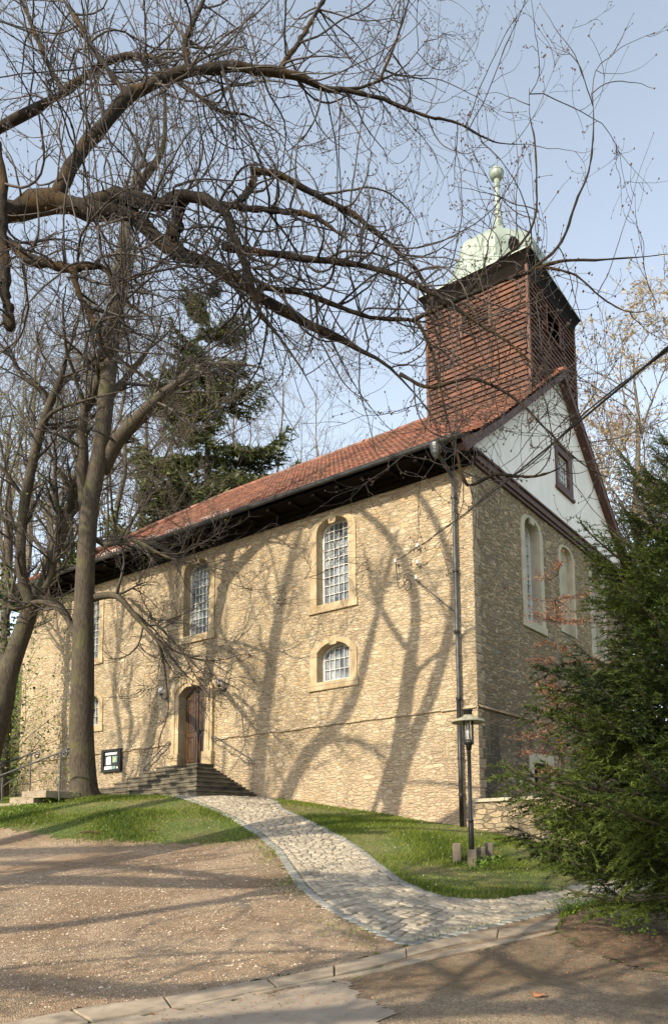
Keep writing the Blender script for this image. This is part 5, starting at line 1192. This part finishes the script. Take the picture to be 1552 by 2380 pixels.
# copper leaved sprays in front of the gable wall
r = np.random.default_rng(91); q = np.array([1.35, 1.4, gz(1.35, 1.4)]); root = thing('copper_beech', 'young beech with copper coloured leaf sprays between the gable wall and the fir', 'tree', tuple(q))
t = np.linspace(0, 1, 14); tp = q + np.stack([.25 * np.sin(t * 3), .2 * t, t * 7.6 - .2], 1); m_ = 60
u = r.uniform(.12, .95, m_); k = (u * 13).astype(int); p = tp[k]; a = r.uniform(0, 6.28, m_); d = np.stack([np.cos(a), np.sin(a), np.full(m_, .12)], 1)
A, B = grow(p, d, ((2.5 * (1.15 - u)) * r.uniform(.6, 1.1, m_) + .3) * np.where(d[:, 0] < 0, .48, .9), .012, 12, .14, .0, -.1, .3, r, .5)
p, d_, rr = spawn(A, B, 500, r, (.3, .8), .15, 1); d_[:, 2] *= .3; C1, E1 = grow(p, d_, r.uniform(.2, .6, 500), .005, 6, .2, 0, 0, .5, r, .5)
place(MB().tubes(tp[None], np.linspace(.05, .01, 14)[None], 8).tubes(A, B, 5).tubes(C1, E1, 3).build('trunk_and_branches', M_twig, root), tuple(q))
c = C1.reshape(-1, 3)[r.choice(3000, 9000)] + r.normal(size=(9000, 3)) * .03; mb = MB(); leaves(mb, c, r.uniform(.03, .07, 9000), r.uniform(0, 1, 9000), r, .5); place(mb.build('leaves', M_copper, root), tuple(q))

# ------------------------------------------------------------------ trees that stand out of view to the left and behind, whose shadows cross wall and forecourt
c2 = [wallcast([(595, 1850, 36), (608, 1720, 34), (622, 1600, 31), (640, 1480, 27), (656, 1380, 22), (680, 1290, 17), (700, 1230, 12), (712, 1150, 8)], 16.0),
      wallcast([(640, 1900, 34), (668, 1840, 32), (716, 1750, 30), (788, 1680, 26), (830, 1600, 22), (862, 1480, 18), (882, 1400, 15), (900, 1330, 12), (925, 1230, 8)], 16.2),
      wallcast([(735, 1725, 14), (820, 1720, 12), (880, 1750, 9), (915, 1800, 6)], 16.2),
      wallcast([(620, 1620, 12), (560, 1540, 10), (520, 1480, 8), (500, 1400, 6)], 16.2)]
fk = c2[0][0][0] - np.array([.0, 0, 1.6]); g_ = gz(fk[0], fk[1])
tk = (crv([(fk[0] - .2, fk[1], g_ - .3), (fk[0], fk[1], g_ + 3), (fk[0] + .1, fk[1], g_ + 6), tuple(fk), tuple(c2[0][0][0])], 16), np.linspace(.4, .2, 16))
bare_tree('forecourt_tree', 'forked tree out of view left of the forecourt casting shadows on the wall', 'tree', (fk[0], fk[1], g_), 19, .4, 101, limbs=c2, trunk=tk, nl=16, n1=90, n2=380, n3=700, first=.5, spread=.22, tr=.009)
c3_ = [wallcast([(290, 1800, 14), (276, 1680, 13), (266, 1600, 12), (276, 1500, 10), (288, 1400, 8), (280, 1300, 6)], 14.0),
       wallcast([(288, 1790, 12), (306, 1690, 12), (298, 1620, 9), (310, 1540, 7)], 14.2), wallcast([(420, 1640, 16), (410, 1560, 15), (404, 1450, 13), (398, 1350, 12), (390, 1240, 8)], 14.5)]
fk = c3_[0][0][0] - np.array([.3, 0, 2.0]); g_ = gz(fk[0], fk[1])
tk = (crv([(fk[0] - .5, fk[1], g_ - .3), (fk[0] - .3, fk[1], g_ + 3), tuple(fk), tuple(c3_[0][0][0])], 16), np.linspace(.3, .12, 16))
bare_tree('slope_tree', 'slender tree out of view at far left casting thin shadows beside the door', 'tree', (fk[0], fk[1], g_), 18, .3, 102, limbs=c3_, trunk=tk, nl=14, n1=80, n2=320, n3=560, first=.5, spread=.2, tr=.009)
def groundcast(pts, t, K=22):
    P = []; R = []
    for i, (x, y, w_) in enumerate(pts):
        q = hit(x, y); tt = t + .6 * math.sin(i * 1.1 + 1)
        P.append((q[0] - LX * tt, q[1] - tt, q[2] + .57 * tt)); R.append(max(.03, w_ * .5 * project(q)[2] / CP['f'] * (5.6 if len(pts) > 6 or pts[0][0] < 0 else 4.0)))
    return crv(P, K), crv(np.array(R)[:, None], K)[:, 0]
gcs = [groundcast([(-200, 2045, 13), (0, 2046, 13), (300, 2050, 13), (520, 2056, 12), (690, 2058, 11), (770, 2078, 10), (850, 2108, 9), (900, 2140, 8), (930, 2190, 6)], 12.5),
       groundcast([(-100, 2170, 9), (150, 2150, 9), (400, 2112, 8), (560, 2085, 7), (700, 2056, 6)], 13.5),
       groundcast([(-150, 2255, 14), (0, 2280, 14), (150, 2290, 14), (300, 2306, 13), (450, 2300, 12), (580, 2286, 10), (750, 2240, 8), (850, 2215, 6)], 12.0),
       groundcast([(760, 2070, 10), (900, 2085, 9), (1000, 2105, 9), (1024, 2150, 8), (960, 2192, 7), (820, 2235, 6)], 13.0),
       groundcast([(-100, 1985, 10), (100, 1978, 10), (300, 1972, 9), (500, 1955, 8), (700, 1935, 7), (900, 1935, 6)], 18.5),
       groundcast([(1130, 2210, 10), (1230, 2260, 10), (1340, 2300, 10), (1500, 2330, 10)], 12.0),
       groundcast([(300, 2400, 14), (600, 2368, 14), (850, 2360, 13), (1100, 2345, 13), (1400, 2335, 14), (1650, 2320, 14), (1800, 2310, 10)], 11.5),
       groundcast([(700, 2030, 9), (900, 2050, 9), (1100, 2075, 9), (1300, 2068, 8), (1400, 2040, 7)], 18.0)]
fk = np.array([-10.0, -24.0, 7.5]); g_ = gz(fk[0], fk[1]); jn = [(crv([tuple(fk), tuple((fk + c_[0][0]) / 2 + np.array([0, 0, .6])), tuple(c_[0][0])], 10), np.linspace(.14, c_[0][1] if False else c_[1][0], 10)) for c_ in gcs[:5]]
fk2 = fk.copy(); tk = (crv([(fk[0], fk[1], g_ - .3), (fk[0] - .1, fk[1], g_ + 4), tuple(fk), (fk[0], fk[1] - .5, 12), (fk[0] + .4, fk[1] - .6, 17)], 16), np.linspace(.45, .08, 16))
jn += [(crv([(-1., -26, 9.), tuple(c_[0][0])], 6), np.linspace(.1, c_[1][0], 6)) for c_ in gcs[5:]] if False else []
bare_tree('spreading_tree', 'wide tree out of view behind the viewer casting limb shadows on the gravel', 'tree', (fk[0], fk[1], g_), 18, .45, 103, limbs=gcs[:5] + jn, trunk=tk, nl=14, n1=140, n2=520, n3=900, first=.4, spread=.3, tr=.010, ymax=-17.2)
fk = np.array([9.5, -27.0, 0]); fk[2] = gz(9.5, -27)
tk = (crv([tuple(fk - (0, 0, .3)), tuple(fk + (0, 0, 4)), tuple(fk + (.2, 0, 8)), tuple(fk + (.3, .2, 13)), tuple(fk + (.2, .2, 17))], 16), np.linspace(.5, .08, 16))
bare_tree('roadside_tree', 'broad tree out of view behind the viewer shading the road', 'tree', tuple(fk), 17, .5, 104, limbs=gcs[5:], trunk=tk, nl=34, n1=420, n2=2400, n3=4200, first=.25, spread=.46, tr=.014, ymax=-17.2)

# ------------------------------------------------------------------ left stair with iron rails
def railpost(px_, ytop, ybot, dep):
    a = at(px_, ybot, dep); b = at(px_, ytop, dep); b[0] = a[0]; b[1] = a[1]; return a, b
def garden_rail(label, posts, curl_px, far_px):
    root = thing('stair_rail', label, 'railing', tuple(posts[0][0]), 'iron rails of the garden stair'); loc = tuple(posts[0][0])
    for a, b in posts: place(MB().tubes(np.array([[a - (0, 0, .25), b]]), np.full((1, 2), .020), 8).build('rail_post', M_railiron, root, smooth=True), loc)
    p = posts[0][1]; q = far_px; u = unit(p - q); e = curl_px
    t = np.linspace(0, 1, 20); aa = t * 2 * math.pi * 1.1; rr_ = .11 * (1 - .65 * t); uh = unit(np.array([u[0], u[1], 0]))
    cur = [e + uh * (rr_[i] * math.sin(aa[i])) + np.array([0, 0, -.11 + rr_[i] * math.cos(aa[i])]) for i in range(20)]
    A = np.array([q, p + (0, 0, .02)] + cur); mb = MB(); mb.tubes(np.concatenate([crv(A[:3], 12), A[3:]])[None], np.full((1, 12 + 19), .024), 8, True); place(mb.build('handrail_bar', M_railiron, root, smooth=True), loc)
pA = [railpost(139, 1748, 1838, 20.2), railpost(4, 1800, 1885, 20.8)]
garden_rail('nearer iron stair rail with scrolled end left of the linden trunk', pA, at(152, 1742, 20.1), at(-60, 1826, 21.1))
pB = [railpost(70, 1752, 1838, 22.2), railpost(-50, 1796, 1880, 22.8)]
garden_rail('farther iron stair rail with scrolled end against the church wall', pB, at(86, 1747, 22.1), at(-60, 1797, 22.9))
gs = thing('garden_stair', 'low sandstone garden stair slabs beside the iron rails at left', 'steps', tuple(hit(80, 1860)))
lo = tuple(hit(80, 1860))
u = unit((pA[1][0] - pA[0][0]) * np.array([1, 1, 0])); v = unit((pB[0][0] - pA[0][0]) * np.array([1, 1, 0])); v = v - u * (v @ u); v = unit(v)
for k in range(5):
    o = pA[0][0] + u * (.62 + .42 * k) + np.array([0, 0, .02 - .15 * k]); V = []
    for zz in (-.19, 0):
        for a, b in ((-.42, -.25), (.42, -.25), (.42, 1.9), (-.42, 1.9)): V.append(o + u * a + v * b + np.array([0, 0, zz]))
    place(MB().add(V, np.array([(0, 3, 2, 1), (4, 5, 6, 7), (0, 1, 5, 4), (1, 2, 6, 5), (2, 3, 7, 6), (3, 0, 4, 7)])).build('stair_slab', M_slab, gs, bevel=.015), lo)

# ------------------------------------------------------------------ grass, gravel, litter
r = np.random.default_rng(55)
def scatter(n, x0, x1, y0, y1): return np.stack([r.uniform(x0, x1, n), r.uniform(y0, y1, n)], 1)
P = scatter(720000, -17, 9, -9.5, 3.2); Pj = P + r.normal(size=P.shape) * .08
dz = np.stack([P[:, 0], P[:, 1], gz_fast(P[:, 0], P[:, 1])], 1); sx, sy, dp_ = project(dz)
lawn_ok = (sx > -30) & (sx < 1580) & (sy < 2400) & (dp_ > 1) & ~inpoly(Pj, path_poly) & ~inpoly(P, road_poly) & ~((P[:, 1] > -.02) & (P[:, 0] < .02)) & ~((P[:, 0] > -13.7) & (P[:, 0] < -7.6) & (P[:, 1] > -2.35))
ing = inpoly(P + r.normal(size=P.shape) * .28, grav_poly)
nzv = np.sin(P[:, 0] * 1.7 + np.sin(P[:, 1] * 2.3)) + np.sin(P[:, 1] * 1.9 + 1.3 * np.sin(P[:, 0] * 1.1)); dens = np.clip(.62 + .25 * nzv, .3, 1)
keep = lawn_ok & ~ing & (r.uniform(size=len(P)) < dens) & ~inpoly(P, bank_poly) & ~inpoly(P, gap_poly) & ~((P[:, 1] > -.05) & (P[:, 0] < 3.5) & (P[:, 0] > 0) & (P[:, 1] < .1))
G = dz[keep]; n = len(G); print('linden base', base)
hgt = r.uniform(.03, .075, n) * (1 + .5 * np.clip(nzv[keep], -1, 1)); a = r.uniform(0, 6.28, n); wv = np.stack([np.cos(a), np.sin(a), np.zeros(n)], 1) * r.uniform(.004, .008, n)[:, None]; lean = r.normal(size=(n, 3)) * .022; lean[:, 2] = hgt
mb = MB(); mb.add(np.stack([G - wv, G + wv, G + lean], 1).reshape(-1, 3), np.arange(n * 3).reshape(n, 3), np.repeat(np.clip(.42 - .16 * nzv[keep] + r.normal(size=n) * .24, 0, 1), 3))
o = mb.build('lawn_grass', M_blade); o['kind'] = 'stuff'; tag(o, 'short spring grass on the mound and round the lamp', 'grass')
# tiny daisies
k = r.choice(n, 150); mb = MB(); blobs(mb, G[k] + np.array([0, 0, .05]), .010, .5); o = mb.build('lawn_daisies', M_white); o['kind'] = 'stuff'; tag(o, 'tiny white flowers dotted through the lawn', 'flowers')
# pebbles
P = np.concatenate([scatter(60000, -4, 8, -12.5, -4), scatter(26000, -14, 2, -12, -5)]); dz = np.stack([P[:, 0], P[:, 1], gz_fast(P[:, 0], P[:, 1]) + .012], 1); sx, sy, dp_ = project(dz)
keep = inpoly(P, grav_poly) & (sx > -20) & (sx < 1570) & (sy < 2400) & (r.uniform(size=len(P)) < np.clip(14 / dp_ ** 1.1, 0, 1)); G = dz[keep]; n = len(G); print('pebbles', n)
s_ = np.clip(r.lognormal(-5.25, .6, n), .0025, .030); mb = MB()
o8 = np.array([(1, 0, 0), (.3, .9, 0), (-.8, .5, 0), (-.7, -.6, 0), (.4, -.9, 0), (.1, .1, .62)]); rot = r.uniform(0, 6.28, n); c, s2 = np.cos(rot), np.sin(rot)
oo = o8[None] * (1 + .25 * r.normal(size=(n, 6, 1))); V = np.stack([oo[..., 0] * c[:, None] - oo[..., 1] * s2[:, None], oo[..., 0] * s2[:, None] + oo[..., 1] * c[:, None], oo[..., 2]], -1) * s_[:, None, None] + G[:, None]
F = np.array([(0, 1, 5), (1, 2, 5), (2, 3, 5), (3, 4, 5), (4, 0, 5)]); mb.add(V.reshape(-1, 3), (F[None] + (np.arange(n) * 6)[:, None, None]).reshape(-1, 3), np.repeat(np.clip(r.normal(.5, .3, n), 0, 1), 6))
o = mb.build('loose_gravel', M_pebble); o['kind'] = 'stuff'; tag(o, 'loose pale gravel stones over the forecourt', 'gravel')
# brown leaf litter: road edge, bank, gravel
P = np.concatenate([scatter(24000, 1, 12, -12.5, -3), scatter(16000, -7, 8, -12.5, -4)]); dz = np.stack([P[:, 0], P[:, 1], gz_fast(P[:, 0], P[:, 1]) + .022], 1)
inb = inpoly(P, bank_poly); inr = inpoly(P, road_poly); ing = inpoly(P, grav_poly); inpth = inpoly(P, path_poly)
dk_ = np.min(np.linalg.norm(P[:, None] - np.concatenate([kRe[1:], rd])[None], axis=2), axis=1)
keep = inb | (inr & (r.uniform(size=len(P)) < np.clip(1. - dk_ * .8, .10, 1))) | (ing & (r.uniform(size=len(P)) < .35)) | (inpth & (r.uniform(size=len(P)) < .05))
G = dz[keep]; n = len(G); mb = MB(); leaves(mb, G, r.uniform(.008, .028, n), r.uniform(0, 1, n), r, .75); o = mb.build('leaf_litter', M_leaflit); o['kind'] = 'stuff'; tag(o, 'small dry brown leaves and bud scales along kerb and bank', 'leaves')
# one large curled leaf on the road, a dark stick at the lawn edge
q = hit(1253, 2318); mb = MB(); th = np.linspace(0, 2 * math.pi, 15)[:-1]; rr_ = .055 * (1 + .45 * np.abs(np.sin(th * 2.5)))
V = [(q[0], q[1], q[2] + .03)] + [(q[0] + a_ * math.cos(t), q[1] + a_ * math.sin(t) * .8, q[2] + .012 + .035 * abs(math.cos(t))) for a_, t in zip(rr_, th)]
mb.add(V, np.array([(0, i + 1, (i + 1) % 14 + 1) for i in range(14)]), .6); tag(mb.build('fallen_leaf', M_leaflit), 'single large curled brown leaf lying on the road', 'leaf')
q = hit(208, 1938); mb = MB().tubes(crv([q + (-.25, -.05, .02), q + (-.05, .0, .05), q + (.12, .02, .05), q + (.3, .06, .03)], 10)[None], np.linspace(.035, .015, 10)[None], 7, True)
tag(mb.build('fallen_stick', M_fbark), 'dark stick lying where the lawn meets the gravel at left', 'stick')
q = hit(350, 1932); mb = MB().tubes(crv([q + (-.12, 0, .02), q + (0, .02, .03), q + (.14, .0, .02)], 8)[None], np.linspace(.02, .010, 8)[None], 6, True)
tag(mb.build('fallen_stick', M_fbark), 'smaller dark twig piece lying near the middle of the lawn edge', 'stick')
# herbs at the foot of posts, trunk and bank
def herbs(name, label, pts, n, rad, hgt_, seed, sz=.05):
    r_ = np.random.default_rng(seed); mb = MB()
    for x, y in pts:
        q = hit(x, y); c = q + r_.normal(size=(n, 3)) * np.array([rad, rad, 0]) + np.stack([np.zeros(n), np.zeros(n), r_.uniform(.0, hgt_, n)], 1); leaves(mb, c, r_.uniform(.5, 1.2, n) * sz, r_.uniform(0, 1, n), r_, .3, .6)
    o = mb.build(name, M_bank); o['kind'] = 'stuff'; tag(o, label, 'plants')
herbs('post_weeds', 'light green weeds at the foot of the concrete posts', [(1120, 2014), (1140, 2010), (1108, 2022)], 130, .13, .20, 5)
herbs('trunk_weeds', 'green ground cover round the linden foot and stair slabs', [(150, 1855), (225, 1845), (250, 1838), (120, 1862), (80, 1880), (30, 1895)], 260, .35, .16, 6, .06)
herbs('bank_weeds', 'low green plants at the fir foot beside the path end', [(1330, 2120), (1370, 2125), (1420, 2140), (1470, 2170)], 160, .22, .22, 7)
# green herb layer on slope beyond the church end
r = np.random.default_rng(77); P = scatter(60000, -50, -21.5, -8, 16); dz = np.stack([P[:, 0], P[:, 1], ground(P[:, 0], P[:, 1])], 1); sx, sy, dp_ = project(dz); keep = (sx > -40) & (sx < 160)
G = dz[keep]; n = len(G); mb = MB(); leaves(mb, G + np.stack([np.zeros(n), np.zeros(n), r.uniform(0, .35, n)], 1), r.uniform(.08, .2, n), r.uniform(0, 1, n), r, .2); o = mb.build('slope_herbs', M_bank); o['kind'] = 'stuff'; tag(o, 'bright green spring herbs covering the slope beyond the church end', 'plants')
